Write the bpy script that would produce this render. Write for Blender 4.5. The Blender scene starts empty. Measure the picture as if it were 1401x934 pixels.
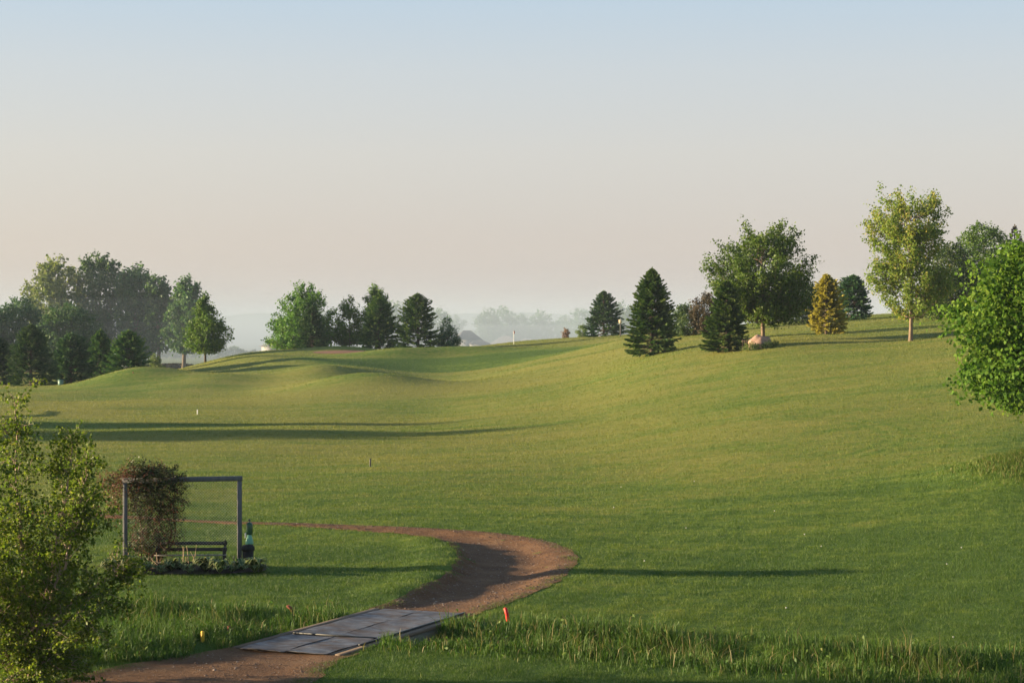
import bpy, math, numpy as np
from math import radians, sin, cos, pi

# ------------------------------------------------------------------ basics
SC = bpy.context.scene
COL = SC.collection
RNG = np.random.default_rng(7)
F, U0, HOR, CAMZ = 2800.0, 700.5, 450.0, 6.2       # focal length / centre / horizon of the 1401 px wide photograph
SUN_EL = radians(8.3)
SUN_AZ = radians(4.5)                               # sun stands to the left, a touch beyond the view's normal
SUN_DIR = np.array([-cos(SUN_EL) * cos(SUN_AZ), cos(SUN_EL) * sin(SUN_AZ), sin(SUN_EL)])


def xs(u, D):
    return (u - U0) / F * D


def tag(o, label, cat, group=None):
    o['label'] = label
    o['category'] = cat
    if group:
        o['group'] = group
    return o


def thing(name, label, cat, loc=(0, 0, 0), rz=0.0, group=None):
    o = bpy.data.objects.new(name, None)
    o.empty_display_size = .2
    COL.objects.link(o)
    o.location = loc
    o.rotation_euler = (0, 0, rz)
    return tag(o, label, cat, group)


def kind(o, k):
    o['kind'] = k
    return o


def copy_tree(o, parent=None):
    c = o.copy()
    COL.objects.link(c)
    c.parent = parent
    for ch in list(o.children):
        copy_tree(ch, c)
    return c


class MB:
    """collects vertices and faces (triangles and quads) with a random tint per face"""

    def __init__(self):
        self.v, self.f3, self.f4, self.t3, self.t4, self.n = [], [], [], [], [], 0

    def add(self, v, f, tint=None):
        v = np.asarray(v, float).reshape(-1, 3)
        f = np.asarray(f, int)
        if len(f) == 0:
            return
        t = np.full(len(f), .5) if tint is None else np.broadcast_to(np.asarray(tint, float), (len(f),))
        self.v.append(v)
        if f.shape[1] == 3:
            self.f3.append(f + self.n)
            self.t3.append(t)
        else:
            self.f4.append(f + self.n)
            self.t4.append(t)
        self.n += len(v)

    def box(self, c, s, rz=0.0, tint=.5, bev=0.0, rx=0.0, ry=0.0):
        x, y, z = np.array(s) / 2.0
        if bev > 0:
            b = min(bev, x * .9, y * .9, z * .9)
            pts = []
            for zz, q in ((-z, 1), (-z + b, 0), (z - b, 0), (z, 1)):
                k = b if q else 0
                for px, py in ((-1, -1), (1, -1), (1, 1), (-1, 1)):
                    pts.append((px * (x - k), py * (y - k), zz))
            p = np.array(pts)
            f = []
            for l in range(3):
                for k in range(4):
                    f.append((l * 4 + k, l * 4 + (k + 1) % 4, l * 4 + 4 + (k + 1) % 4, l * 4 + 4 + k))
            f += [(3, 2, 1, 0), (12, 13, 14, 15)]
        else:
            p = np.array([(-x, -y, -z), (x, -y, -z), (x, y, -z), (-x, y, -z), (-x, -y, z), (x, -y, z), (x, y, z), (-x, y, z)])
            f = [(3, 2, 1, 0), (4, 5, 6, 7), (0, 1, 5, 4), (1, 2, 6, 5), (2, 3, 7, 6), (3, 0, 4, 7)]
        p = rot(p, rx, ry, rz)
        self.add(p + np.array(c), f, tint)

    def tube(self, pts, rad, n=6, tint=.5, cap=True):
        pts = np.asarray(pts, float)
        rad = np.broadcast_to(np.asarray(rad, float), (len(pts),))
        d = np.gradient(pts, axis=0)
        d /= np.linalg.norm(d, axis=1, keepdims=True) + 1e-9
        ref = np.where(np.abs(d[:, 2:3]) > .9, np.array([[1., 0, 0]]), np.array([[0, 0, 1.]]))
        a = np.cross(d, ref)
        a /= np.linalg.norm(a, axis=1, keepdims=True) + 1e-9
        b = np.cross(d, a)
        ang = np.linspace(0, 2 * pi, n, endpoint=False)
        ring = (a[:, None] * np.cos(ang)[None, :, None] + b[:, None] * np.sin(ang)[None, :, None]) * rad[:, None, None] + pts[:, None]
        m = len(pts)
        i, j = np.meshgrid(np.arange(m - 1), np.arange(n), indexing='ij')
        j2 = (j + 1) % n
        f = np.stack([i * n + j, i * n + j2, (i + 1) * n + j2, (i + 1) * n + j], -1).reshape(-1, 4)
        self.add(ring.reshape(-1, 3), f, tint)
        if cap:
            for k in (0, m - 1):
                c = np.concatenate([ring[k], pts[k:k + 1]])
                self.add(c, [(q, (q + 1) % n, n) if k else ((q + 1) % n, q, n) for q in range(n)], tint)

    def lathe(self, prof, c=(0, 0, 0), n=16, tint=.5):
        prof = np.asarray(prof, float)
        ang = np.linspace(0, 2 * pi, n, endpoint=False)
        v = np.stack([prof[:, None, 0] * np.cos(ang), prof[:, None, 0] * np.sin(ang), np.repeat(prof[:, 1:2], n, 1)], -1)
        m = len(prof)
        i, j = np.meshgrid(np.arange(m - 1), np.arange(n), indexing='ij')
        j2 = (j + 1) % n
        f = np.stack([i * n + j, i * n + j2, (i + 1) * n + j2, (i + 1) * n + j], -1).reshape(-1, 4)
        self.add(v.reshape(-1, 3) + np.array(c), f, tint)

    def build(self, name, mat, parent=None, smooth=False):
        V = np.concatenate(self.v)
        f3 = np.concatenate(self.f3) if self.f3 else np.zeros((0, 3), int)
        f4 = np.concatenate(self.f4) if self.f4 else np.zeros((0, 4), int)
        t = np.concatenate((self.t3 or [np.zeros(0)]) + (self.t4 or [np.zeros(0)]))
        me = bpy.data.meshes.new(name)
        me.vertices.add(len(V))
        me.vertices.foreach_set('co', V.astype(np.float32).ravel())
        loops = np.concatenate([f3.ravel(), f4.ravel()]).astype(np.int32)
        me.loops.add(len(loops))
        me.loops.foreach_set('vertex_index', loops)
        npoly = len(f3) + len(f4)
        me.polygons.add(npoly)
        st = np.concatenate([np.arange(len(f3)) * 3, len(f3) * 3 + np.arange(len(f4)) * 4]).astype(np.int32)
        me.polygons.foreach_set('loop_start', st)
        at = me.attributes.new('tint', 'FLOAT', 'FACE')
        at.data.foreach_set('value', t.astype(np.float32))
        if smooth:
            me.polygons.foreach_set('use_smooth', np.ones(npoly, bool))
        me.update(calc_edges=True)
        me.validate()
        me.materials.append(mat)
        o = bpy.data.objects.new(name, me)
        COL.objects.link(o)
        if parent is not None:
            o.parent = parent
        return o


def rot(p, rx=0, ry=0, rz=0):
    if rx:
        c, s = cos(rx), sin(rx)
        p = p @ np.array([[1, 0, 0], [0, c, -s], [0, s, c]]).T
    if ry:
        c, s = cos(ry), sin(ry)
        p = p @ np.array([[c, 0, s], [0, 1, 0], [-s, 0, c]]).T
    if rz:
        c, s = cos(rz), sin(rz)
        p = p @ np.array([[c, -s, 0], [s, c, 0], [0, 0, 1]]).T
    return p


def norm(a):
    return a / (np.linalg.norm(a, axis=-1, keepdims=True) + 1e-9)


def sstep(x, a, b):
    t = np.clip((x - a) / (b - a), 0, 1)
    return t * t * (3 - 2 * t)


def wave_noise(x, y, z, wl, seed, n=7):
    """smooth pseudo noise, about -1..1"""
    r = np.random.default_rng(seed)
    out = np.zeros(np.broadcast(x, y, z).shape)
    for _ in range(n):
        k = norm(r.normal(size=3)) * 2 * pi / (wl * r.uniform(.6, 1.7))
        out = out + np.sin(k[0] * x + k[1] * y + k[2] * z + r.uniform(0, 6.28))
    return out / (n ** .5) * .85


# ------------------------------------------------------------------ materials
def new_mat(name):
    m = bpy.data.materials.new(name)
    m.use_nodes = True
    nt = m.node_tree
    nt.nodes.clear()
    out = nt.nodes.new('ShaderNodeOutputMaterial')
    return m, nt, nt.nodes, nt.links, out


def ramp(nt, src, stops):
    r = nt.nodes.new('ShaderNodeValToRGB')
    e = r.color_ramp.elements
    while len(e) < len(stops):
        e.new(.5)
    for k, (p, c) in enumerate(stops):
        e[k].position = p
        e[k].color = (*c, 1)
    nt.links.new(src, r.inputs[0])
    return r.outputs[0]


def noise(nt, vec, scale, detail=3, rough=.55, out='Fac'):
    n = nt.nodes.new('ShaderNodeTexNoise')
    n.inputs['Scale'].default_value = scale
    n.inputs['Detail'].default_value = detail
    n.inputs['Roughness'].default_value = rough
    if vec is not None:
        nt.links.new(vec, n.inputs['Vector'])
    return n.outputs[out]


def mix(nt, fac, a, b, mode='MIX'):
    m = nt.nodes.new('ShaderNodeMix')
    m.data_type = 'RGBA'
    m.blend_type = mode
    for s, x in ((m.inputs[0], fac), (m.inputs[6], a), (m.inputs[7], b)):
        if hasattr(x, 'is_linked'):
            nt.links.new(x, s)
        elif isinstance(x, (int, float)):
            s.default_value = x
        else:
            s.default_value = (*x, 1)
    return m.outputs[2]


def math_n(nt, op, a, b=0.0, clamp=False):
    m = nt.nodes.new('ShaderNodeMath')
    m.operation = op
    m.use_clamp = clamp
    for s, x in zip(m.inputs, (a, b)):
        if hasattr(x, 'is_linked'):
            nt.links.new(x, s)
        else:
            s.default_value = x
    return m.outputs[0]


def pos(nt):
    return nt.nodes.new('ShaderNodeNewGeometry').outputs['Position']


def attr(nt, name='tint'):
    a = nt.nodes.new('ShaderNodeAttribute')
    a.attribute_name = name
    return a.outputs['Fac']


def vscale(nt, vec, s):
    m = nt.nodes.new('ShaderNodeMapping')
    m.inputs['Scale'].default_value = s
    nt.links.new(vec, m.inputs['Vector'])
    return m.outputs[0]


def leaf_mat(name, dark, mid, light, trans=.35, rough=.55, spec=.25, big=0.25):
    m, nt, N, L, out = new_mat(name)
    t = attr(nt)
    oi = N.new('ShaderNodeObjectInfo').outputs['Random']
    p = pos(nt)
    nz = noise(nt, p, big, 2)
    t2 = math_n(nt, 'ADD', t, math_n(nt, 'MULTIPLY', math_n(nt, 'SUBTRACT', nz, .5), .7))
    c = ramp(nt, t2, [(.08, dark), (.5, mid), (.95, light)])
    hs = N.new('ShaderNodeHueSaturation')
    L.new(math_n(nt, 'ADD', math_n(nt, 'MULTIPLY', oi, .03), .485), hs.inputs['Hue'])
    L.new(math_n(nt, 'ADD', math_n(nt, 'MULTIPLY', oi, .3), .85), hs.inputs['Value'])
    L.new(c, hs.inputs['Color'])
    c = hs.outputs[0]
    b = N.new('ShaderNodeBsdfPrincipled')
    L.new(c, b.inputs['Base Color'])
    b.inputs['Roughness'].default_value = rough
    b.inputs['Specular IOR Level'].default_value = spec
    if trans > 0:
        tr = N.new('ShaderNodeBsdfTranslucent')
        L.new(mix(nt, .5, c, (.9, 1., .25), 'MULTIPLY'), tr.inputs['Color'])
        ms = N.new('ShaderNodeMixShader')
        ms.inputs[0].default_value = trans
        L.new(b.outputs[0], ms.inputs[1])
        L.new(tr.outputs[0], ms.inputs[2])
        L.new(ms.outputs[0], out.inputs[0])
    else:
        L.new(b.outputs[0], out.inputs[0])
    return m


def plain_mat(name, c1, c2, scale=6.0, rough=.7, stretch=(1, 1, 1), bump=.0, spec=.3, c3=None, metal=0.0):
    m, nt, N, L, out = new_mat(name)
    tc = N.new('ShaderNodeTexCoord').outputs['Object']
    v = vscale(nt, tc, stretch)
    n1 = noise(nt, v, scale, 5, .65)
    c = ramp(nt, n1, [(.3, c1), (.7, c2)])
    if c3 is not None:
        n2 = noise(nt, v, scale * .31, 4, .7)
        c = mix(nt, ramp(nt, n2, [(.42, (0, 0, 0)), (.66, (1, 1, 1))]), c, c3)
    b = N.new('ShaderNodeBsdfPrincipled')
    L.new(c, b.inputs['Base Color'])
    b.inputs['Roughness'].default_value = rough
    b.inputs['Metallic'].default_value = metal
    b.inputs['Specular IOR Level'].default_value = spec
    if bump:
        bp = N.new('ShaderNodeBump')
        bp.inputs['Strength'].default_value = bump
        bp.inputs['Distance'].default_value = .02
        L.new(n1, bp.inputs['Height'])
        L.new(bp.outputs[0], b.inputs['Normal'])
    L.new(b.outputs[0], out.inputs[0])
    return m


LAWN_G = (.100, .150, .022)
LAWN_D = (.062, .110, .017)
LAWN_Y = (.190, .190, .044)


def lawn_colour(nt):
    """colour of the turf by place in the world: greener close to the ditch, olive and drier up the slope"""
    p = pos(nt)
    sx = N_sep(nt, p)
    big = noise(nt, p, .035, 3, .6)
    med = noise(nt, vscale(nt, p, (.35, 1, 1)), .35, 4, .65)
    fine = noise(nt, p, 2.1, 3, .6)
    dry = math_n(nt, 'MULTIPLY', math_n(nt, 'SUBTRACT', sx[1], 48.0), .012)          # farther from the ditch is drier
    dry = math_n(nt, 'MINIMUM', dry, .55)
    a = math_n(nt, 'ADD', math_n(nt, 'MULTIPLY', math_n(nt, 'SUBTRACT', big, .5), 1.3), dry)
    a = math_n(nt, 'ADD', a, math_n(nt, 'MULTIPLY', math_n(nt, 'SUBTRACT', med, .5), 1.35))
    a = math_n(nt, 'ADD', a, math_n(nt, 'MULTIPLY', math_n(nt, 'SUBTRACT', fine, .5), 1.1))
    for cx, cy, rx, ry, am in ((-4.5, 226, 20, 7.5, .55), (5.5, 231, 14, 5.5, .4), (-13.5, 190, 5.5, 5, .25), (-36, 150, 9, 10, -.25), (-20, 172, 26, 9, -.25), (12, 200, 14, 6, -.3)):  # darker green ellipses put the bank's shade and longer rough into the turf colour
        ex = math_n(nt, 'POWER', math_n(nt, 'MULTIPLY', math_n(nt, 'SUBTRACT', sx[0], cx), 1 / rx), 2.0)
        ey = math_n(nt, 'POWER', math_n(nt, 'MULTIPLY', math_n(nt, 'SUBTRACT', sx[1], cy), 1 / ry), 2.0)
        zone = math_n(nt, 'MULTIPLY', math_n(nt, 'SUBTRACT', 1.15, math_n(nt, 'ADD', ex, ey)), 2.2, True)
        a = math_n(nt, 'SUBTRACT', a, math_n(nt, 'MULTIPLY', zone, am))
    for rad in (14.0, 14.95):
        dx = math_n(nt, 'SUBTRACT', sx[0], 2.4)
        dy = math_n(nt, 'SUBTRACT', sx[1], 91.0)
        dist = math_n(nt, 'SQRT', math_n(nt, 'ADD', math_n(nt, 'MULTIPLY', dx, dx), math_n(nt, 'MULTIPLY', dy, dy)))
        line = math_n(nt, 'MULTIPLY', math_n(nt, 'SUBTRACT', .30, math_n(nt, 'ABSOLUTE', math_n(nt, 'SUBTRACT', dist, rad))), 5.0, True)
        line = math_n(nt, 'MULTIPLY', line, math_n(nt, 'MULTIPLY', math_n(nt, 'SUBTRACT', dx, 6.0), .25, True))
        a = math_n(nt, 'SUBTRACT', a, math_n(nt, 'MULTIPLY', line, .15))
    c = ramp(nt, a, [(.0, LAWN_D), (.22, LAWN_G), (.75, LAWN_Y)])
    return c, p


def N_sep(nt, vec):
    s = nt.nodes.new('ShaderNodeSeparateXYZ')
    nt.links.new(vec, s.inputs[0])
    return s.outputs


def ground_material():
    m, nt, N, L, out = new_mat('turf')
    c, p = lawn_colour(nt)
    y = N_sep(nt, p)[1]
    # farmland beyond the course: strips of crop and bare soil
    fl = noise(nt, vscale(nt, p, (.15, 1, 1)), .006, 1, .4)
    field = ramp(nt, fl, [(.40, (.10, .13, .04)), (.47, (.20, .22, .09)), (.55, (.13, .17, .05)), (.62, (.20, .16, .10))])
    fac = math_n(nt, 'MULTIPLY', math_n(nt, 'SUBTRACT', y, 330.0), .02, True)
    c = mix(nt, fac, c, field)
    b = N.new('ShaderNodeBsdfPrincipled')
    L.new(c, b.inputs['Base Color'])
    b.inputs['Roughness'].default_value = .9
    b.inputs['Specular IOR Level'].default_value = .1
    bp = N.new('ShaderNodeBump')
    bp.inputs['Strength'].default_value = .55
    bp.inputs['Distance'].default_value = .12
    L.new(math_n(nt, 'ADD', noise(nt, p, 3.0, 5, .75), math_n(nt, 'MULTIPLY', noise(nt, p, .5, 3, .6), .9)), bp.inputs['Height'])
    L.new(bp.outputs[0], b.inputs['Normal'])
    L.new(b.outputs[0], out.inputs[0])
    return m


def blade_material(name='turf_blades', gain=1.0, tall=False):
    m, nt, N, L, out = new_mat(name)
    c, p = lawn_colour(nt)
    t = attr(nt)
    if tall:
        c = ramp(nt, t, [(.0, (.030, .075, .012)), (.55, (.065, .135, .020)), (.85, (.12, .17, .035)), (1., (.24, .20, .09))])
    else:
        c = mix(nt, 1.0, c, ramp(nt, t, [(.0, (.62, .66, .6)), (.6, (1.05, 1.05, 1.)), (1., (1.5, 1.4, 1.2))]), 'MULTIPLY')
    b = N.new('ShaderNodeBsdfPrincipled')
    L.new(c, b.inputs['Base Color'])
    b.inputs['Roughness'].default_value = .55
    b.inputs['Specular IOR Level'].default_value = .22
    tr = N.new('ShaderNodeBsdfTranslucent')
    L.new(mix(nt, .6, c, (.95, 1., .3), 'MULTIPLY'), tr.inputs['Color'])
    ms = N.new('ShaderNodeMixShader')
    ms.inputs[0].default_value = .35
    L.new(b.outputs[0], ms.inputs[1])
    L.new(tr.outputs[0], ms.inputs[2])
    L.new(ms.outputs[0], out.inputs[0])
    return m


def path_material():
    m, nt, N, L, out = new_mat('red_gravel')
    p = pos(nt)
    n1 = noise(nt, p, .9, 5, .7)
    n2 = noise(nt, p, 14.0, 4, .7)
    c = ramp(nt, n1, [(.3, (.092, .044, .021)), (.55, (.148, .076, .037)), (.75, (.20, .118, .064))])
    c = mix(nt, ramp(nt, n2, [(.52, (0, 0, 0)), (.72, (.75, .75, .75))]), c, (.21, .135, .090))
    c = mix(nt, ramp(nt, noise(nt, p, 30.0, 2, .6), [(.3, (.8, .8, .8)), (.42, (0, 0, 0))]), c, (.075, .045, .030))
    b = N.new('ShaderNodeBsdfPrincipled')
    L.new(c, b.inputs['Base Color'])
    b.inputs['Roughness'].default_value = .92
    b.inputs['Specular IOR Level'].default_value = .15
    bp = N.new('ShaderNodeBump')
    bp.inputs['Strength'].default_value = .8
    bp.inputs['Distance'].default_value = .05
    L.new(math_n(nt, 'ADD', noise(nt, p, 9.0, 5, .8), math_n(nt, 'MULTIPLY', n1, 1.2)), bp.inputs['Height'])
    L.new(bp.outputs[0], b.inputs['Normal'])
    L.new(b.outputs[0], out.inputs[0])
    return m


MAT = {}
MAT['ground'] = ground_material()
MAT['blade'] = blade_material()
MAT['tall'] = blade_material('ditch_grass', tall=True)
MAT['path'] = path_material()
MAT['bark'] = plain_mat('grey_brown_bark', (.10, .075, .055), (.23, .17, .12), 9, .9, (1, 1, .25), .8)
MAT['bark_pale'] = plain_mat('tan_bark', (.13, .090, .062), (.25, .18, .125), 9, .9, (1, 1, .25), .8)
MAT['bark_dark'] = plain_mat('dark_bark', (.045, .035, .028), (.11, .085, .065), 9, .9, (1, 1, .25), .8)
MAT['birch_bark'] = plain_mat('birch_bark', (.20, .13, .09), (.42, .31, .24), 14, .7, (1, 1, .6), .5)
MAT['maple'] = leaf_mat('maple_leaves', (0.051, 0.111, 0.016), (0.095, 0.181, 0.024), (0.182, 0.257, 0.043), .40)
MAT['maple_near'] = leaf_mat('bright_maple_leaves', (.050, .112, .016), (.105, .185, .026), (.20, .265, .048), .42, .6, .06, .6)
MAT['maple_gold'] = leaf_mat('young_bronze_green_leaves', (0.104, 0.169, 0.023), (0.182, 0.254, 0.039), (0.351, 0.280, 0.072), .48)
MAT['cotton'] = leaf_mat('cottonwood_leaves', (0.045, 0.108, 0.035), (0.080, 0.165, 0.052), (0.138, 0.216, 0.072), .38, big=.1)
MAT['cotton_light'] = leaf_mat('pale_cottonwood_leaves', (.11, .15, .035), (.19, .22, .055), (.27, .27, .085), .38, big=.1)
MAT['willow'] = leaf_mat('dark_willow_leaves', (0.036, 0.086, 0.029), (0.064, 0.128, 0.038), (0.104, 0.163, 0.051), .3, big=.1)
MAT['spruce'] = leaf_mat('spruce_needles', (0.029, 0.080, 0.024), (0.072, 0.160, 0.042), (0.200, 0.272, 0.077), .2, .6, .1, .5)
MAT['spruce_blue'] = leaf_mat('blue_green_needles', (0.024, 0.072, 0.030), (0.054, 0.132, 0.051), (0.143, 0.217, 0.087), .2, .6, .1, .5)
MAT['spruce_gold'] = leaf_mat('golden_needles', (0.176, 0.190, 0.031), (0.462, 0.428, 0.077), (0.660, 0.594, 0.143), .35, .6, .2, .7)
MAT['bronze'] = leaf_mat('bronze_shrub_leaves', (.035, .030, .014), (.075, .055, .026), (.13, .090, .040), .25)
MAT['shrub'] = leaf_mat('dark_shrub_leaves', (0.027, 0.056, 0.015), (0.056, 0.100, 0.025), (0.119, 0.156, 0.044), .25)
MAT['shrub_light'] = leaf_mat('light_shrub_leaves', (.09, .14, .035), (.15, .20, .055), (.21, .25, .085), .35)
MAT['blossom'] = leaf_mat('rusty_blossom_leaves', (.14, .07, .045), (.22, .12, .085), (.30, .19, .14), .3)
MAT['birch'] = leaf_mat('birch_leaves', (0.062, 0.125, 0.013), (0.131, 0.217, 0.022), (0.300, 0.348, 0.056), .5, .5, .2, 1.2)
MAT['vine_leaf'] = leaf_mat('vine_leaves', (.022, .040, .012), (.042, .060, .016), (.085, .080, .026), .3, .5, .3, 2.0)
MAT['vine_red'] = leaf_mat('red_vine_shoots', (.10, .035, .020), (.18, .060, .032), (.24, .10, .05), .3, .5, .3, 2.0)
MAT['vine_stem'] = plain_mat('vine_stems', (.060, .026, .017), (.13, .060, .038), 20, .85)
MAT['hosta'] = leaf_mat('hosta_green', (.030, .070, .018), (.055, .105, .024), (.09, .15, .040), .25, .45, .4, 2.)
MAT['hosta_pale'] = leaf_mat('hosta_pale_edge', (.20, .24, .09), (.33, .34, .15), (.45, .44, .24), .3, .45, .4, 2.)
MAT['stalk'] = plain_mat('dry_stalks', (.28, .19, .11), (.48, .35, .22), 15, .8)
MAT['post'] = plain_mat('weathered_post_wood', (.085, .085, .09), (.16, .155, .155), 8, .8, (1, 1, .12), .4)
MAT['wire'] = plain_mat('galvanised_wire', (.25, .25, .25), (.38, .38, .37), 30, .5, metal=.6)
MAT['bench'] = plain_mat('dark_weathered_wood', (.022, .019, .017), (.055, .046, .040), 6, .7, (.12, 1, 1), .4, .4)
MAT['bench_seat'] = plain_mat('sunlit_seat_wood', (.16, .14, .125), (.30, .265, .235), 6, .55, (.12, 1, 1), .3, .4)  # pale because the sunlight on the seat is put into its colour
MAT['bin'] = plain_mat('black_plastic', (.008, .008, .008), (.016, .016, .016), 5, .6, spec=.2)
MAT['washer'] = plain_mat('dark_green_enamel', (.010, .060, .026), (.016, .085, .036), 5, .3, spec=.5)
MAT['washer_light'] = plain_mat('pale_green_enamel', (.10, .30, .20), (.14, .38, .26), 5, .35, spec=.5)
MAT['towel'] = plain_mat('white_cloth', (.62, .60, .55), (.75, .73, .68), 12, .9)
MAT['mat'] = plain_mat('grey_deck_mat', (.055, .057, .066), (.185, .195, .225), 3.4, .65, (1, 1.7, 1), .9, .15, (.090, .056, .036))
MAT['timber'] = plain_mat('bridge_timber', (.085, .060, .042), (.19, .135, .095), 5, .8, (1, .12, 1), .5)
MAT['timber_grey'] = plain_mat('grey_bridge_beam', (.12, .115, .10), (.23, .215, .19), 5, .75, (1, .12, 1), .5)
MAT['red'] = plain_mat('red_paint', (.50, .020, .015), (.62, .035, .022), 9, .5)
MAT['rust'] = plain_mat('rust_red', (.16, .040, .025), (.26, .075, .045), 9, .8)
MAT['yellow'] = plain_mat('yellow_paint', (.75, .42, .035), (.85, .52, .06), 9, .5)
MAT['white'] = plain_mat('white_paint', (.72, .71, .68), (.82, .81, .78), 4, .5)
MAT['black'] = plain_mat('dark_paint', (.03, .03, .03), (.06, .06, .06), 6, .5)
MAT['boulder'] = plain_mat('pink_granite', (.26, .155, .115), (.40, .26, .20), 3.5, .9, bump=.7, c3=(.20, .145, .125))
MAT['sand'] = plain_mat('reddish_sand', (.17, .080, .044), (.25, .125, .072), 1.5, .95)
MAT['roof'] = plain_mat('dark_shingle', (.07, .07, .08), (.12, .12, .13), 3, .85)
MAT['roof_pale'] = plain_mat('pale_shingle', (.34, .30, .28), (.44, .40, .37), 3, .85)
MAT['siding'] = plain_mat('pale_siding', (.30, .30, .31), (.36, .36, .37), 2, .7)
MAT['glass'] = plain_mat('dark_glass', (.03, .035, .04), (.05, .055, .06), 2, .1, spec=.6)
MAT['lantern'] = plain_mat('cream_paint', (.62, .50, .30), (.72, .60, .38), 8, .5)
MAT['util'] = plain_mat('green_box_paint', (.10, .20, .17), (.14, .26, .22), 6, .5)

# ------------------------------------------------------------------ terrain
FAR = [(600, -2.4), (1200, -4.5), (2700, -7.)]
COLS = {
    -400: [(20, 0), (222, 0), (260, -.3), (350, -1)],
    0: [(20, 0), (150, 0), (222, 0), (260, -.5), (350, -1)],
    120: [(20, 0), (180, 0), (205, .2), (215, .2), (235, 0), (260, -.6), (350, -1)],
    230: [(20, 0), (170, 0), (195, .2), (215, .8), (230, 1.25), (245, 1.0), (265, -.5), (300, -1)],
    300: [(20, 0), (175, 0), (200, .5), (220, 1.3), (240, 2.6), (252, 3.0), (264, 2.7), (285, 0), (320, -1)],
    360: [(20, 0), (170, 0), (200, .7), (220, 1.7), (240, 3.1), (254, 3.9), (266, 3.6), (292, 1), (330, -1)],
    450: [(20, 0), (120, 0), (150, .2), (180, .9), (200, 1.7), (220, 2.4), (235, 2.9), (250, 3.5), (275, 3.6), (295, 2.5), (335, 0), (370, -1)],
    600: [(20, 0), (120, .1), (150, .3), (180, .9), (200, 1.0), (219, 1.1), (232, 2.6), (250, 3.3), (270, 3.5), (290, 3.4), (320, 1.5), (370, -1)],
    700: [(20, 0), (90, .1), (120, .45), (150, .9), (180, 1.5), (200, 1.85), (218, 2.3), (237, 3.2), (260, 3.6), (285, 4.0), (305, 4.6), (318, 4.4), (350, 2), (410, -1)],
    800: [(20, 0), (70, .05), (90, .25), (120, .9), (150, 1.8), (180, 2.75), (200, 3.25), (220, 3.65), (240, 4.05), (270, 4.6), (295, 5.15), (310, 5.), (350, 2.5), (420, -1)],
    890: [(20, 0), (62, 0), (85, .35), (105, 1.0), (120, 1.6), (135, 2.35), (150, 3.15), (165, 3.85), (177, 4.2), (187, 4.35), (205, 4.9), (230, 5.5), (260, 5.9), (290, 5.7), (340, 3), (430, -1)],
    1043: [(20, 0), (55, 0), (75, .5), (95, 1.4), (115, 2.5), (132, 3.6), (147, 4.6), (158, 5.1), (170, 5.4), (190, 5.8), (220, 6.5), (250, 7.0), (275, 7.0), (330, 4), (440, -1)],
    1246: [(20, 0), (40, 0), (55, .2), (75, .9), (95, 2.0), (115, 3.2), (132, 4.4), (148, 5.3), (160, 5.7), (185, 6.6), (220, 7.8), (250, 8.2), (280, 8), (340, 5), (460, -1)],
    1400: [(20, 0), (40, .1), (55, .4), (75, 1.3), (95, 2.6), (115, 4.0), (132, 5.1), (150, 6.0), (170, 6.9), (200, 7.9), (240, 8.6), (280, 8.6), (350, 5), (480, -1)],
    1700: [(20, 0), (40, .1), (55, .4), (75, 1.3), (95, 2.6), (115, 4.0), (132, 5.1), (150, 6.0), (170, 6.9), (200, 7.9), (240, 8.6), (280, 8.6), (350, 5), (480, -1)],
}
NT, NR = 720, 700
TH = np.linspace(-pi, pi, NT * 4)
LR = np.linspace(math.log(3.), math.log(2800.), NR)


def make_table():
    ths, profs = [], []
    flat = [(20, 0), (250, 0), (350, -1)]
    for t in (-pi, -radians(40)):
        ths.append(t)
        profs.append(np.interp(np.exp(LR), *zip(*(flat + FAR))))
    for u in sorted(COLS):
        t = math.atan((u - U0) / F)
        k = COLS[u] + FAR
        d = np.array([a / cos(t) for a, b in k])
        ths.append(t)
        profs.append(np.interp(np.exp(LR), d, [b for a, b in k]))
    for t in (radians(45), pi):
        ths.append(t)
        profs.append(np.interp(np.exp(LR), *zip(*(flat + FAR))))
    P = np.array(profs)
    T = np.empty((len(TH), NR))
    for j in range(NR):
        T[:, j] = np.interp(TH, ths, P[:, j])

    def blur(A, s, axis):
        k = np.arange(-int(3 * s) - 1, int(3 * s) + 2)
        w = np.exp(-.5 * (k / s) ** 2)
        w /= w.sum()
        pad = [(0, 0), (0, 0)]
        pad[axis] = (len(k) // 2, len(k) // 2)
        B = np.pad(A, pad, mode='edge')
        return np.apply_along_axis(lambda v: np.convolve(v, w, 'valid'), axis, B)
    T = blur(T, .028 / (LR[1] - LR[0]), 1)
    T = blur(T, radians(.75) / (TH[1] - TH[0]), 0)
    return T


TABLE = make_table()

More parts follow.
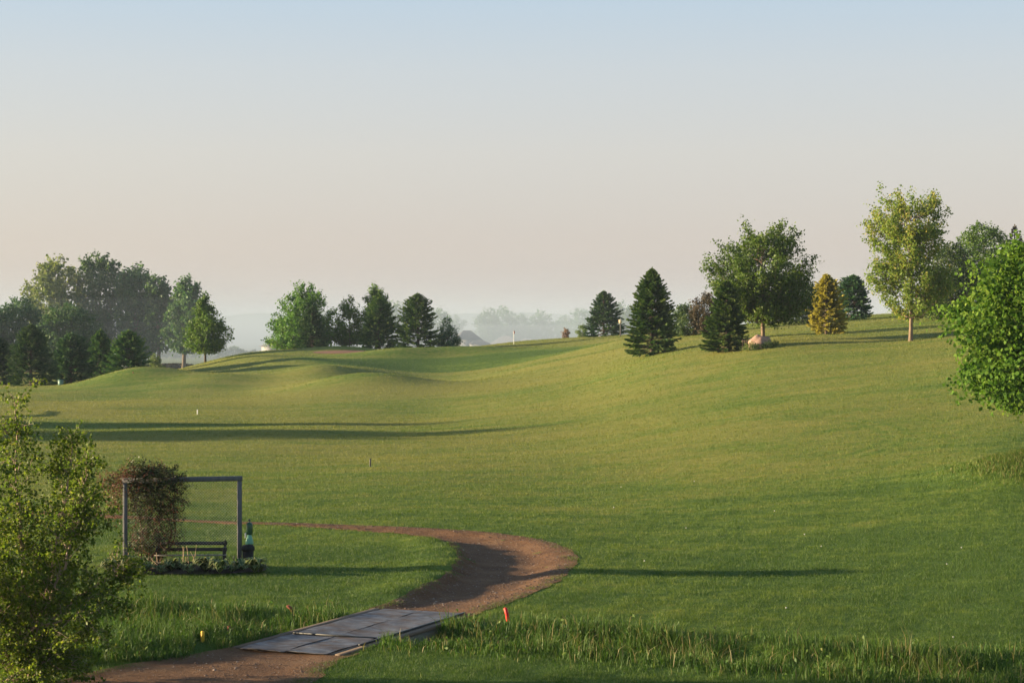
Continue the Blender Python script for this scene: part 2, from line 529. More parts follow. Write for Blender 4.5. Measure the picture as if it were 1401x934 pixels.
# mounds, hollows: (u, D, height, sigma across, sigma along, )
BUMPS = [(190, 212, 1.7, 4.4, 5.0), (507, 188, 1.15, 4.3, 4.5), (1440, 71, .75, 2.6, 2.6), (466, 251, .75, 4.0, 2.2), (468, 244, -.15, 3.0, 2.0),
         (600, 243, .45, 8, 3.5), (735, 236, .4, 8, 4), (568, 203, -.55, 4.5, 6), (345, 236, .5, 3.2, 4), (400, 226, .75, 3.8, 4), (300, 206, .6, 3.4, 4),
         (440, 209, .75, 3.4, 3.5), (545, 238, .8, 3.6, 3.0), (640, 241, .6, 4.2, 3.0), (690, 229, .35, 4, 3), (790, 246, .5, 4.5, 4), (850, 222, .45, 4.5, 5), (250, 198, .3, 4, 4)]
PATH = np.array([  # x, y, half width, cut
    (-8.8, 26., 2.2, .03), (-6.9, 32., 2.1, .03), (-5.6, 36., 1.95, .03), (-4.31, 39.3, 1.15, .03), (-1.98, 44.8, 1.1, .05), (-1.1, 47.3, 1.2, .16),
    (-.40, 50.0, 1.3, .17), (-.02, 52.7, 1.35, .19), (.14, 55.2, 1.42, .20), (-.08, 57.6, 1.4, .20), (-.75, 59.9, 1.25, .18), (-2.3, 61.8, 1.0, .16),
    (-4.6, 63.3, .62, .14), (-7., 64.6, .28, .1), (-9.7, 65.6, .16, .08), (-13.5, 67.6, .34, .08), (-18., 69.6, .45, .08), (-30., 74., .5, .08), (-60., 83., .5, .08)])


def smooth_path():
    n = 14
    P = np.vstack([2 * PATH[0] - PATH[1], PATH, 2 * PATH[-1] - PATH[-2]])
    out = []
    for i in range(1, len(P) - 2):
        p0, p1, p2, p3 = P[i - 1:i + 3]
        for k in range(n):
            t = k / n
            out.append(.5 * ((2 * p1) + (-p0 + p2) * t + (2 * p0 - 5 * p1 + 4 * p2 - p3) * t * t + (-p0 + 3 * p1 - 3 * p2 + p3) * t ** 3))
    out.append(PATH[-1])
    return np.array(out)


SP = smooth_path()
I_NEAR, I_FAR = 3 * 14, 4 * 14         # the bridge covers the path between these samples
DITCH = np.array([(-60., 50.), (-22., 46.6), (-9.2, 44.6), (-3.2, 42.3), (1.4, 40.3), (6.7, 37.6), (14., 35.2), (40., 30.)])


def seg_dist(x, y, pts):
    """distance to a polyline and the interpolated extra columns at the nearest point"""
    best = np.full(x.shape, 1e9)
    ex = np.zeros(x.shape + (pts.shape[1] - 1,))
    for a, b in zip(pts[:-1], pts[1:]):
        d = b[:2] - a[:2]
        t = np.clip(((x - a[0]) * d[0] + (y - a[1]) * d[1]) / (d @ d), 0, 1)
        q = np.hypot(x - a[0] - t * d[0], y - a[1] - t * d[1])
        m = q < best
        best = np.where(m, q, best)
        if pts.shape[1] > 2:
            ex[m, :-1] = (a[2:] + t[..., None] * (b[2:] - a[2:]))[m]
            ex[m, -1] = ((d[0] * (y - a[1]) - d[1] * (x - a[0])) / np.hypot(*d))[m]      # positive on the left of the way
    return best, ex


def path_d(x, y):
    """signed distance from the path edge (negative on the path), with a ragged edge"""
    d = np.full(x.shape, 99.)
    cut = np.zeros(x.shape)
    side = np.zeros(x.shape)
    m = (np.abs(x) < 62) & (y > 20) & (y < 90)
    if m.any():
        q, ex = seg_dist(x[m], y[m], SP[::2])
        d[m] = q - ex[:, 0] + wave_noise(x[m], y[m], 0 * x[m], 1.3, 5) * .13 + wave_noise(x[m], y[m], 0 * x[m], .5, 6) * .08
        cut[m] = ex[:, 1]
        side[m] = ex[:, 2]
    return d, cut, side


def ditch_d(x, y):
    d = np.full(x.shape, 99.)
    m = (np.abs(x) < 62) & (y > 20) & (y < 60)
    if m.any():
        d[m] = seg_dist(x[m], y[m], DITCH)[0]
    return d


def terrain(x, y, cutpath=True):
    x = np.atleast_1d(np.asarray(x, float))
    y = np.atleast_1d(np.asarray(y, float))
    r = np.clip(np.hypot(x, y), 3.01, 2790)
    th = np.arctan2(x, y)
    ft = (th + pi) / (2 * pi) * (len(TH) - 1)
    fr = (np.log(r) - LR[0]) / (LR[1] - LR[0])
    i = np.clip(ft.astype(int), 0, len(TH) - 2)
    j = np.clip(fr.astype(int), 0, NR - 2)
    a, b = ft - i, fr - j
    z = (TABLE[i, j] * (1 - a) * (1 - b) + TABLE[i + 1, j] * a * (1 - b) + TABLE[i, j + 1] * (1 - a) * b + TABLE[i + 1, j + 1] * a * b)
    for u, D, h, sx, sy in BUMPS:
        z = z + h * np.exp(-.5 * (((x - xs(u, D)) / sx) ** 2 + ((y - D) / sy) ** 2))
    # raised tee at the left
    q = np.hypot((x + 40.5) / 7.2, (y - 147) / 9.0)
    z = z + .15 * sstep(q + .04 * wave_noise(x, y, 0 * x, 6, 41), 1.03, .93)
    near = sstep(r, 420, 150)
    z = z + near * (wave_noise(x, y, 0 * x, 11, 11) * (.030 + .03 * sstep(r, 60, 120)) + wave_noise(x, y, 0 * x, 3.2, 12) * .007 + wave_noise(x, y, 0 * x, 30, 13) * .10 * sstep(r, 60, 120))
    z = z + sstep(r, 500, 900) * wave_noise(x, y, 0 * x, 500, 14) * 1.0
    d, cut, side = path_d(x, y)
    inn = sstep(side, -.05, .05)
    z = z - cut * (sstep(d, .22, -.30) * inn + sstep(d, .1, -1.15) * (1 - inn))
    dd = ditch_d(x, y)
    z = z - .75 * sstep(dd, 1.5, .25)
    # the lawn tips up into a low lip inside the bend
    z = z + .08 * np.exp(-.5 * ((d - .7) / .5) ** 2) * sstep(cut, .10, .18) * inn
    return z


def tz(x, y):
    return float(terrain([x], [y])[0])


def base(u, D):
    x = xs(u, D)
    return x, D, tz(x, D)


def vtop_h(u, vt, D):
    return CAMZ - (vt - HOR) * D / F - base(u, D)[2]


def build_ground():
    rr = [3.]
    while rr[-1] < 2650:
        r = rr[-1]
        if r < 28:
            s = .6
        elif r < 75:
            s = .16
        elif r < 330:
            s = r * .0045
        else:
            s = r * .02
        rr.append(r + s)
    rr = np.array(rr)
    a = np.concatenate([np.linspace(-pi, -radians(22), 60, endpoint=False), np.linspace(-radians(22), radians(22), 620, endpoint=False), np.linspace(radians(22), pi, 60, endpoint=False)])
    R, A = np.meshgrid(rr, a, indexing='ij')
    X, Y = R * np.sin(A), R * np.cos(A)
    Z = terrain(X.ravel(), Y.ravel())
    nr, na = len(rr), len(a)
    i, j = np.meshgrid(np.arange(nr - 1), np.arange(na), indexing='ij')
    j2 = (j + 1) % na
    f = np.stack([i * na + j, (i + 1) * na + j, (i + 1) * na + j2, i * na + j2], -1).reshape(-1, 4)[:, ::-1]
    mb = MB()
    V = np.stack([X.ravel(), Y.ravel(), Z], -1)
    mb.add(V, f)
    c = len(V)
    mb.add(np.concatenate([V[:na], [[0, 0, tz(0, 3.1)]]]), [(q, na, (q + 1) % na) for q in range(na)][::-1])
    o = mb.build('ground', MAT['ground'], smooth=True)
    return kind(o, 'structure')


def build_path():
    for i0, i1 in ((0, I_NEAR + 2), (I_FAR - 2, len(SP))):
        mb = MB()
        S = SP[i0:i1]
        seg = np.r_[0, np.cumsum(np.hypot(*np.diff(S[:, :2], axis=0).T))]
        n = int(seg[-1] / .22)
        t = np.linspace(0, seg[-1], n)
        C = np.stack([np.interp(t, seg, S[:, k]) for k in range(3)], -1)
        d = norm(np.gradient(C[:, :2], axis=0))
        nrm = np.stack([d[:, 1], -d[:, 0]], -1)
        w = np.linspace(-1.03, 1.03, 19)
        hw = C[:, 2:3]
        X = C[:, 0:1] + nrm[:, 0:1] * w * (hw + .16)
        Y = C[:, 1:2] + nrm[:, 1:2] * w * (hw + .16)
        X = X + wave_noise(X, Y, 0 * X, .6, 21) * .05
        Z = terrain(X.ravel(), Y.ravel()) + .014
        # faint wheel ruts and crown
        m = len(w)
        i, j = np.meshgrid(np.arange(n - 1), np.arange(m - 1), indexing='ij')
        f = np.stack([i * m + j, i * m + j + 1, (i + 1) * m + j + 1, (i + 1) * m + j], -1).reshape(-1, 4)
        ru = np.tile(np.exp(-.5 * ((np.abs(w) - .45) / .13) ** 2), n) * .012
        mb.add(np.stack([X.ravel(), Y.ravel(), Z - ru * .8], -1), f)
        kind(mb.build('path', MAT['path'], smooth=True), 'structure')


def build_gravel():
    rng = np.random.default_rng(8)
    n = 9000
    k = rng.integers(0, len(SP) - 1, n * 2)
    k = k[(k < I_NEAR - 2) | ((k > I_FAR + 1) & (k < I_FAR + 130))][:n]
    n = len(k)
    t = rng.uniform(0, 1, n)[:, None]
    C = SP[k] * (1 - t) + SP[k + 1] * t
    d = norm(SP[k + 1, :2] - SP[k, :2])
    o = np.clip(rng.normal(0, .62, n), -1.08, 1.08) * C[:, 2]
    o = np.where(rng.uniform(0, 1, n) < .35, np.sign(o) * C[:, 2] * rng.uniform(.75, 1.08, n), o)
    x, y = C[:, 0] + d[:, 1] * o, C[:, 1] - d[:, 0] * o
    z = terrain(x, y) + .016
    r = rng.gamma(2.6, .0042, n) + .004
    oc = np.array([(1, 0, 0), (0, 1, 0), (-1, 0, 0), (0, -1, 0), (0, 0, .7)], float)
    a = rng.uniform(0, 6.28, n)
    V = oc[None] * r[:, None, None] * rng.uniform(.7, 1.3, (n, 5, 1))
    V = np.stack([V[..., 0] * np.cos(a)[:, None] - V[..., 1] * np.sin(a)[:, None], V[..., 0] * np.sin(a)[:, None] + V[..., 1] * np.cos(a)[:, None], V[..., 2]], -1)
    V += np.stack([x, y, z], -1)[:, None]
    f = (np.arange(n)[:, None, None] * 5 + np.array([(0, 1, 4), (1, 2, 4), (2, 3, 4), (3, 0, 4)])[None]).reshape(-1, 3)
    mb = MB()
    mb.add(V.reshape(-1, 3), f, np.repeat(rng.uniform(0, 1, n), 4))
    m, nt, N, L, out = new_mat('loose_stones')
    b = N.new('ShaderNodeBsdfPrincipled')
    L.new(ramp(nt, attr(nt), [(0., (.075, .042, .028)), (.7, (.15, .088, .058)), (1., (.28, .21, .165))]), b.inputs['Base Color'])
    b.inputs['Roughness'].default_value = .9
    L.new(b.outputs[0], out.inputs[0])
    kind(mb.build('gravel', m), 'stuff')


# ------------------------------------------------------------------ grass
def blades(x, y, h, w, lean, rng, mb, tint, bend=False):
    z = terrain(x, y)
    n = len(x)
    a = rng.uniform(0, 2 * pi, n)
    la = rng.uniform(0, 2 * pi, n)
    dx, dy = np.cos(a) * w / 2, np.sin(a) * w / 2
    lx, ly = np.cos(la) * lean * h, np.sin(la) * lean * h
    b0 = np.stack([x - dx, y - dy, z - .01], -1)
    b1 = np.stack([x + dx, y + dy, z - .01], -1)
    if not bend:
        tp = np.stack([x + lx, y + ly, z + h], -1)
        v = np.stack([b0, b1, tp], 1).reshape(-1, 3)
        f = np.arange(n * 3).reshape(-1, 3)
        mb.add(v, f, tint)
    else:
        m0 = np.stack([x - dx * .7 + lx * .3, y - dy * .7 + ly * .3, z + h * .6], -1)
        m1 = np.stack([x + dx * .7 + lx * .3, y + dy * .7 + ly * .3, z + h * .6], -1)
        tp = np.stack([x + lx, y + ly, z + h * (1 - .25 * lean)], -1)
        v = np.stack([b0, b1, m1, m0, tp], 1).reshape(-1, 3)
        k = np.arange(n)[:, None] * 5
        mb.add(v, k + np.array([[0, 1, 2, 3]]), tint)
        mb.f3.append(k + np.array([[3, 2, 4]]) + mb.n - len(v))
        mb.t3.append(np.broadcast_to(tint, (n,)))


def bridge_local(x, y):
    """coordinates along / across the bridge"""
    return (x - BC[0]) * BD[0] + (y - BC[1]) * BD[1], (x - BC[0]) * BD[1] - (y - BC[1]) * BD[0]


B0, B1 = np.array([-4.31, 39.35]), np.array([-1.98, 44.8])
BC = (B0 + B1) / 2
BD = norm(B1 - B0)
BL = float(np.linalg.norm(B1 - B0))
BW = 2.0


def build_lawn():
    rng = np.random.default_rng(3)
    n = 1780000
    d0, d1, e = 31., 330., .55
    q = rng.uniform(0, 1, n)
    D = (d0 ** -e + q * (d1 ** -e - d0 ** -e)) ** (-1 / e)
    th = rng.uniform(-radians(18.5), radians(18.5), n)
    x, y = D * np.tan(th), D
    pd = path_d(x, y)[0]
    l, c = bridge_local(x, y)
    keep = (pd > rng.normal(.0, .12, n)) & (pd > -.45) & ~((np.abs(l) < BL / 2 + .1) & (np.abs(c) < BW / 2 + .18))
    keep &= ~(np.hypot((x - xs(466, 246.6)) / 3.2, (y - 246.4) / 2.0) < 1)
    # keep the flower bed clear
    bx, by = (x - (-8.4)) / 2.1, (y - 52.4) / .75
    keep &= ~(np.hypot(bx, by) < .95)
    x, y, D = x[keep], y[keep], D[keep]
    n = len(x)
    dd = ditch_d(x, y)
    h = rng.uniform(.028, .065, n) * np.clip(1 + .35 * wave_noise(x, y, 0 * x, 1.1, 31) + .25 * wave_noise(x, y, 0 * x, .45, 32), .35, 2) * (1 + .0022 * D)
    w = .0062 * (D / 36) ** 1.12 * rng.uniform(.7, 1.4, n)
    lean = rng.uniform(.1, .9, n)
    mb = MB()
    blades(x, y, h, w, lean, rng, mb, np.clip(rng.normal(.5, .22, n), 0, 1))
    kind(mb.build('lawn_grass', MAT['blade']), 'stuff')


def build_tall_grass():
    rng = np.random.default_rng(5)
    mb = MB()
    # along the ditch
    n = 260000
    seg = np.r_[0, np.cumsum(np.hypot(*np.diff(DITCH, axis=0).T))]
    t = rng.uniform(seg[1] + 2, seg[-2] + 3, n)
    cx, cy = np.interp(t, seg, DITCH[:, 0]), np.interp(t, seg, DITCH[:, 1])
    off = rng.normal(0, 1.15, n) * np.where(rng.uniform(0, 1, n) < .15, 1.7, 1.0)
    off = np.where(off > 0, off * .75, off)              # less on the far bank
    g = np.stack([np.interp(t, seg[:-1], np.diff(DITCH[:, 0]) / np.diff(seg)), np.interp(t, seg[:-1], np.diff(DITCH[:, 1]) / np.diff(seg))], -1)
    x, y = cx - g[:, 1] * off, cy + g[:, 0] * off
    pd = path_d(x, y)[0]
    l, c = bridge_local(x, y)
    on_bridge = (np.abs(l) < BL / 2 + .3) & (np.abs(c) < BW / 2 + .22)
    cl = wave_noise(x, y, 0 * x, 1.6, 51)
    wt = np.clip(1.25 - np.abs(off) / 2.6, .06, 1) * np.clip(.75 + .5 * cl, .1, 1)
    keep = (pd > .15) & ~on_bridge & (rng.uniform(0, 1, n) < wt)
    keep &= ~((np.abs(x - xs(277, 40.6) * y / 40.6) < .16) & (y < 40.7) & (y > 38.2))
    x, y, off, cl = x[keep], y[keep], off[keep], cl[keep]
    n = len(x)
    h = rng.gamma(5., .055, n) * np.clip(1.15 - np.abs(off) / 2.6, .25, 1) * np.clip(.95 + .45 * cl, .35, 1.5) + .06
    h = np.minimum(h, .85)
    w = rng.uniform(.008, .02, n)
    tint = np.clip(rng.normal(.5, .2, n) + .1 * cl, 0, .93)
    dead = rng.uniform(0, 1, n) < .035
    tint = np.where(dead, 1., tint)
    h = np.where(dead, h * 1.25 + .05, h)
    blades(x, y, h, w, rng.uniform(.1, .75, n), rng, mb, tint, True)
    m = 46000
    sxk, syk = xs(277, 40.6), 40.6
    px, py = rng.uniform(-10.5, -3.0, m), 0 * np.zeros(m)
    py = 40.6 + (px + 4.5) * .30 + rng.uniform(-1.9, 2.6, m)
    pw = path_d(px, py)[0]
    lw, cw = bridge_local(px, py)
    kk = (pw > .12) & ~((np.abs(lw) < BL / 2 + .3) & (np.abs(cw) < BW / 2 + .25)) & (cw < 0) & (rng.uniform(0, 1, m) < .55 + .4 * wave_noise(px, py, 0 * px, 1.1, 57))
    kk &= ~((np.abs(px - sxk * py / syk) < .16) & (py < syk + .1) & (py > 38.2))
    px, py, pw = px[kk], py[kk], pw[kk]
    ph = rng.gamma(4.5, .045, len(px)) * np.clip(.3 + pw * .6, .3, 1.1) + .05
    blades(px, py, ph, rng.uniform(.008, .02, len(px)), rng.uniform(.15, .9, len(px)), rng, mb, np.clip(rng.normal(.5, .22, len(px)), 0, .95), True)
    x, y, h = np.concatenate([x, px]), np.concatenate([y, py]), np.concatenate([h, ph])
    # broad leaved weeds among it
    n = 11000
    k = rng.integers(0, len(x), n)
    wx, wy = x[k] + rng.normal(0, .12, n), y[k] + rng.normal(0, .12, n)
    wz = terrain(wx, wy) + h[k] * rng.uniform(.3, .95, n)
    leaf_quads(mb, np.stack([wx, wy, wz], -1), norm(rng.normal(size=(n, 3)) + np.array([0, 0, .9])), rng.uniform(.05, .11, n), rng, np.clip(rng.normal(.55, .2, n), 0, .9), .55)
    kind(mb.build('ditch_grass', MAT['tall']), 'stuff')
    # rough mound at the right edge
    mb = MB()
    n = 26000
    cx = xs(1450, 71)
    x, y = cx + rng.normal(0, 1.45, n), 70.6 + rng.normal(0, 1.6, n)
    h = rng.uniform(.12, .42, n) * np.exp(-.5 * (np.hypot((x - cx) / 2.4, (y - 70.6) / 2.6)) ** 2)
    blades(x, y, h + .03, rng.uniform(.012, .03, n), rng.uniform(.3, 1.2, n), rng, mb, np.clip(rng.normal(.76, .17, n), 0, .97), True)
    # rough tufts round tree trunks and along the bend of the path
    kind(mb.build('rough_grass', MAT['tall']), 'stuff')


def leaf_quads(mb, p, nrm, size, rng, tint, aspect=.62):
    """folded diamond leaves with the given face normals"""
    n = len(p)
    r = norm(np.cross(nrm, rng.normal(size=(n, 3))))
    s = np.cross(nrm, r)
    L = r * size[:, None]
    W = s * (size * aspect)[:, None] * .5
    up = nrm * (size * .12)[:, None]
    v = np.stack([p - L * .5, p + W + up, p + L * .5, p - W + up], 1).reshape(-1, 3)
    mb.add(v, np.arange(n * 4).reshape(-1, 4), tint)


# ------------------------------------------------------------------ trees
def limb(p0, p1, rng, n=6, sag=0.0, wob=.06):
    t = np.linspace(0, 1, n)[:, None]
    L = np.linalg.norm(p1 - p0)
    p = p0 + (p1 - p0) * t
    p[:, 2] += np.sin(t[:, 0] * pi) * sag * L
    p[1:-1] += rng.normal(0, wob * L / 3, (n - 2, 3))
    return p


def broadleaf(name, label, cat, loc, H, prof, trunk_r, bare, mat, bark, seed, twigs=900, per=14, leaf=.16, twig_len=.55, up=.5, lump=.22,
              gap=.25, droop=0.0, group=None, lean=(0, 0), tip_tint=0.0, limbs=18, puff=.0, aspect=.62, inner=.42, sp=.22, skew=(0., 0.), plumes=0):
    """prof: list of (height fraction, radius); bare: height of the clear trunk"""
    rng = np.random.default_rng(seed)
    root = thing(name, label, cat, loc, 0.0, group)
    prof = np.array(prof, float)

    def axis(z):
        t = np.clip(z / H, 0, 1.1)
        return np.stack([lean[0] * t + skew[0] * t ** 2, lean[1] * t + skew[1] * t ** 2, z], -1)
    # wood
    w = MB()
    tz_ = np.linspace(0, H * .78, 12)
    tp = axis(tz_)
    tp[1:, :2] += np.cumsum(rng.normal(0, .012 * H / 8, (11, 2)), axis=0)
    tr = trunk_r * np.interp(tz_ / H, [0, .03, .3, .78], [1.35, 1., .72, .12])
    tp[0, 2] = -.25
    w.tube(tp, tr, 10)
    R = lambda z: np.interp(z / H, prof[:, 0], prof[:, 1])
    for k in range(0 if plumes else limbs):
        z0 = rng.uniform(bare * .92, H * .62)
        z1 = min(z0 + rng.uniform(.12, .42) * (H - z0) + .05 * H, H * .95)
        a = k * 2.4 + rng.uniform(-.5, .5)
        rr = R(z1) * rng.uniform(.5, .85)
        p0 = np.array([np.interp(z0, tz_, tp[:, 0]), np.interp(z0, tz_, tp[:, 1]), z0])
        p1 = axis(np.array(z1)) + np.array([cos(a) * rr, sin(a) * rr, 0])
        r0 = np.interp(z0, tz_, tr) * rng.uniform(.35, .6)
        lp = limb(p0, p1, rng, 6, -.10)
        w.tube(lp, np.linspace(r0, r0 * .18, 6), 5, cap=False)
        for q in range(3):
            s = lp[rng.integers(2, 5)]
            e = s + norm(rng.normal(size=3) * .6 + np.array([cos(a), sin(a), .6])) * rr * rng.uniform(.3, .6)
            w.tube(limb(s, e, rng, 4, 0), np.linspace(r0 * .3, r0 * .08, 4), 4, cap=False)
    if plumes:
        # leafy twigs set along long limbs that fan out from the trunk, so that gaps stay open between the limbs
        TW, TD, TT = [], [], []
        for k in range(plumes):
            z1 = float(np.interp(rng.uniform(0, 1), np.linspace(0, 1, 60), _cdf_inv(prof))) * H
            a = k * 2.39996 + rng.uniform(-.6, .6)
            lo = 1 + lump * float(wave_noise(np.array([cos(a) * 2]), np.array([sin(a) * 2]), np.array([z1 / H * 5]), 1.9, seed + 1)[0])
            rr = R(z1) * lo * rng.uniform(.55, 1.0) ** .6
            z0 = max(bare * .95, min(z1 - rr * up * rng.uniform(.6, 1.2), H * .74))
            p0 = np.array([np.interp(z0, tz_, tp[:, 0]), np.interp(z0, tz_, tp[:, 1]), z0])
            p1 = axis(np.array(z1)) + np.array([cos(a) * rr, sin(a) * rr, 0])
            n = 8
            lp = limb(p0, p1, rng, n, -.10 if up > .4 else .05, .10)
            w.tube(lp, np.linspace(.024 + .006 * rr, .006, n), 4, cap=False)
            Lp = np.linalg.norm(p1 - p0)
            ntw = max(4, int(twigs / plumes * (.5 + .5 * Lp / (R(z1) + .3))))
            ts = rng.uniform(.22, 1., ntw) ** .8
            q = np.stack([np.interp(ts, np.linspace(0, 1, n), lp[:, c]) for c in range(3)], -1)
            tg = norm(lp[-1] - lp[-3])
            TW.append(q)
            TD.append(norm(tg * .8 + rng.normal(0, .5, (ntw, 3)) + np.array([0, 0, .28 * up + .05])))
            TT.append(np.full(ntw, rng.normal(0, .09)))
        ctr, d, pt = np.concatenate(TW), np.concatenate(TD), np.concatenate(TT)
        m = len(ctr)
        tl = twig_len * rng.uniform(.5, 1.25, m)
        t = rng.uniform(0, 1, (m, per))
        O = rng.normal(0, 1, (m, per, 3)) * (leaf * .45 + twig_len * sp * (1 - t * .6))[..., None]
        P = ctr[:, None] + d[:, None] * (t * tl[:, None])[..., None] + O
        P[..., 2] -= droop * t ** 2 * tl[:, None]
        nr = norm(rng.normal(size=(m, per, 3)) * .75 + norm(O) * .5 + np.array([-.25, 0, .35]))
        tint = np.clip(.42 + pt[:, None] + rng.normal(0, .11, (m, 1)) + rng.normal(0, .14, (m, per)) + tip_tint * t * np.clip(ctr[:, 2:3] / H, 0, 1) ** 2 * rng.uniform(0, 1.6, (m, 1)), 0, 1)
    else:
        # foliage: leafy twigs spread through an uneven crown
        m = int(twigs * 2.2)
        zz = np.interp(rng.uniform(0, 1, m), np.linspace(0, 1, 60), _cdf_inv(prof)) * H
        ang = rng.uniform(0, 2 * pi, m)
        c, s = np.cos(ang), np.sin(ang)
        lo = 1 + lump * wave_noise(c * 2.0, s * 2.0, zz / H * 5, 1.9, seed + 1) + lump * .6 * wave_noise(c * 2.0, s * 2.0, zz / H * 5, .8, seed + 2)
        rad = R(zz) * lo * np.maximum(rng.uniform(0, 1, m) ** .42, inner * rng.uniform(.6, 1, m))
        ctr = axis(zz) + np.stack([c * rad, s * rad, 0 * rad], -1)
        g = wave_noise(ctr[:, 0], ctr[:, 1], ctr[:, 2], max(H * .16, .9), seed + 3)
        keep = np.argsort(-(g + rng.normal(0, .45, m)))[:int(m * (1 - gap))][:twigs]
        ctr, c, s, zz, rad = ctr[keep], c[keep], s[keep], zz[keep], rad[keep]
        m = len(ctr)
        shell = np.clip(rad / (R(zz) + 1e-3), 0, 1.2)
        d = norm(np.stack([c, s, 0 * c], -1) * (.45 + .5 * shell[:, None]) + np.array([0, 0, 1.]) * up * (.5 + zz / H)[:, None] + rng.normal(0, .38, (m, 3)))
        tl = twig_len * rng.uniform(.55, 1.35, m)
        t = rng.uniform(-.15, 1, (m, per))
        P = ctr[:, None] + d[:, None] * (t * tl[:, None])[..., None]
        spread = leaf * .40 + twig_len * sp * (1 - np.abs(t) * .8)
        O = rng.normal(0, 1, (m, per, 3)) * spread[..., None]
        if puff > 0:
            po = norm(rng.normal(size=(m, per, 3)) + np.array([0, 0, .45]))
            O = O * .4 + po * puff * rng.uniform(.75, 1.05, (m, per, 1)) * rng.uniform(.7, 1.25, (m, 1, 1))
        P = P + O
        P[..., 2] -= droop * t ** 2 * tl[:, None]
        nr = norm(rng.normal(size=(m, per, 3)) * .75 + norm(O) * .65 + np.array([0, 0, .35]))
        tint = np.clip(.42 + rng.normal(0, .17, (m, 1)) + rng.normal(0, .14, (m, per)) + tip_tint * np.clip(t, 0, 1) * (zz / H)[:, None] * rng.uniform(0, 1.6, (m, 1)), 0, 1)
    lf = MB()
    leaf_quads(lf, P.reshape(-1, 3), nr.reshape(-1, 3), (leaf * rng.uniform(.65, 1.35, (m, per))).ravel(), rng, tint.ravel(), aspect)
    w.build('trunk', bark, root, True)
    lf.build('crown', mat, root)
    return root


def _cdf_inv(prof):
    z = np.linspace(prof[0, 0], prof[-1, 0], 60)
    r = np.interp(z, prof[:, 0], prof[:, 1]) ** 1.35 + .02
    cdf = np.cumsum(r)
    cdf = (cdf - cdf[0]) / (cdf[-1] - cdf[0])
    return np.interp(np.linspace(0, 1, 60), cdf, z)


def spruce(name, label, loc, H, R, mat, seed, branches=230, group=None, belly=.12, shape=.82, skirt=.15, dens=1.0, twig=.12, cat='tree', ragged=.14, bark='bark_dark'):
    rng = np.random.default_rng(seed)
    root = thing(name, label, cat, loc, 0, group)
    w = MB()
    zz = np.linspace(-.2, H * .97, 8)
    w.tube(np.stack([0 * zz, 0 * zz, zz], -1), np.interp(zz / H, [0, 1], [.024 * H, .004 * H]), 8)
    lf = MB()
    V, T = [], []
    side = 1 + ragged * wave_noise(np.cos(np.linspace(0, 2 * pi, 64)), np.sin(np.linspace(0, 2 * pi, 64)), np.zeros(64), 1.6, seed + 9)
    for k in range(branches):
        t = (k + rng.uniform(0, 1)) / branches
        t = 1 - (1 - t) ** 1.0
        z = skirt + (H * .985 - skirt) * t ** .90
        a = k * 2.39996 + rng.uniform(-.35, .35)
        pr = (1 - min(t, .78)) ** shape * (1 - belly * math.exp(-t * 9)) * min(1.0, (1 - t) / .22) ** .95 + .016
        L = R * pr * rng.uniform(.78, 1.16) * side[int((a % (2 * pi)) / (2 * pi) * 63)]
        slope = -.24 + .62 * t ** 1.2 + rng.uniform(-.1, .1)
        n = 7
        s = np.linspace(0, 1, n)
        pz = z + L * (slope * s + .20 * s ** 2.2)
        pz = np.maximum(pz, .04)
        br = np.stack([np.cos(a) * L * s, np.sin(a) * L * s, pz], -1)
        if L > .25:
            w.tube(br[[0, 2, 4, 6]], np.array([.024, .015, .010, .004]) * (.4 + L / R), 3, cap=False)
        m = max(5, int(dens * (9 + 24 * L / R)))
        ts = rng.uniform(.12 if t > .25 else .3, 1.0, m) ** .72
        p = np.stack([np.interp(ts, s, br[:, q]) for q in range(3)], -1)
        sgn = rng.choice([-1, 1], m)
        fa = a + sgn * rng.uniform(.25, 1.1, m) * (1 - .55 * ts ** 3)
        ln = (.10 + .30 * L * (1.08 - ts)) * rng.uniform(.6, 1.2, m) * 1.05 + twig * .5
        ln = np.minimum(ln, .62)
        dz = slope * .6 + .12 * rng.normal(0, 1, m) + .05 - .35 * (rng.uniform(0, 1, m) < .3)
        d = norm(np.stack([np.cos(fa), np.sin(fa), dz], -1))
        tip = p + d * ln[:, None]
        sd = norm(np.cross(d, norm(np.array([0, 0, 1.]) + rng.normal(0, .55, (m, 3)))))
        wd = (twig * rng.uniform(.65, 1.25, m))[:, None] * sd * .5
        mid = p + d * (ln * .5)[:, None]
        V.append(np.stack([p, mid + wd, tip, mid - wd], 1).reshape(-1, 3))
        # a second, upright blade gives the shoot its body
        s2 = norm(np.cross(d, sd))
        w2 = (twig * rng.uniform(.5, .9, m))[:, None] * s2 * .5
        V.append(np.stack([p, mid + w2, tip, mid - w2], 1).reshape(-1, 3))
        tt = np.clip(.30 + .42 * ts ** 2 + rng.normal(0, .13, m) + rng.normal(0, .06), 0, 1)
        T += [tt, tt]
    # leader
    m = 14
    z = H * rng.uniform(.93, .995, m)
    a = rng.uniform(0, 6.28, m)
    p = np.stack([0 * z, 0 * z, z], -1)
    d = norm(np.stack([np.cos(a) * .5, np.sin(a) * .5, 0 * a + 1], -1))
    sd = norm(np.cross(d, rng.normal(size=(m, 3)))) * twig * .35
    V.append(np.stack([p, p + d * .10 + sd, p + d * .24, p + d * .10 - sd], 1).reshape(-1, 3))
    T.append(np.full(m, .8))
    V = np.concatenate(V)
    T = np.concatenate(T)
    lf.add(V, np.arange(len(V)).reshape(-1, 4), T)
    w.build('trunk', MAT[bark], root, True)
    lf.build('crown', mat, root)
    return root


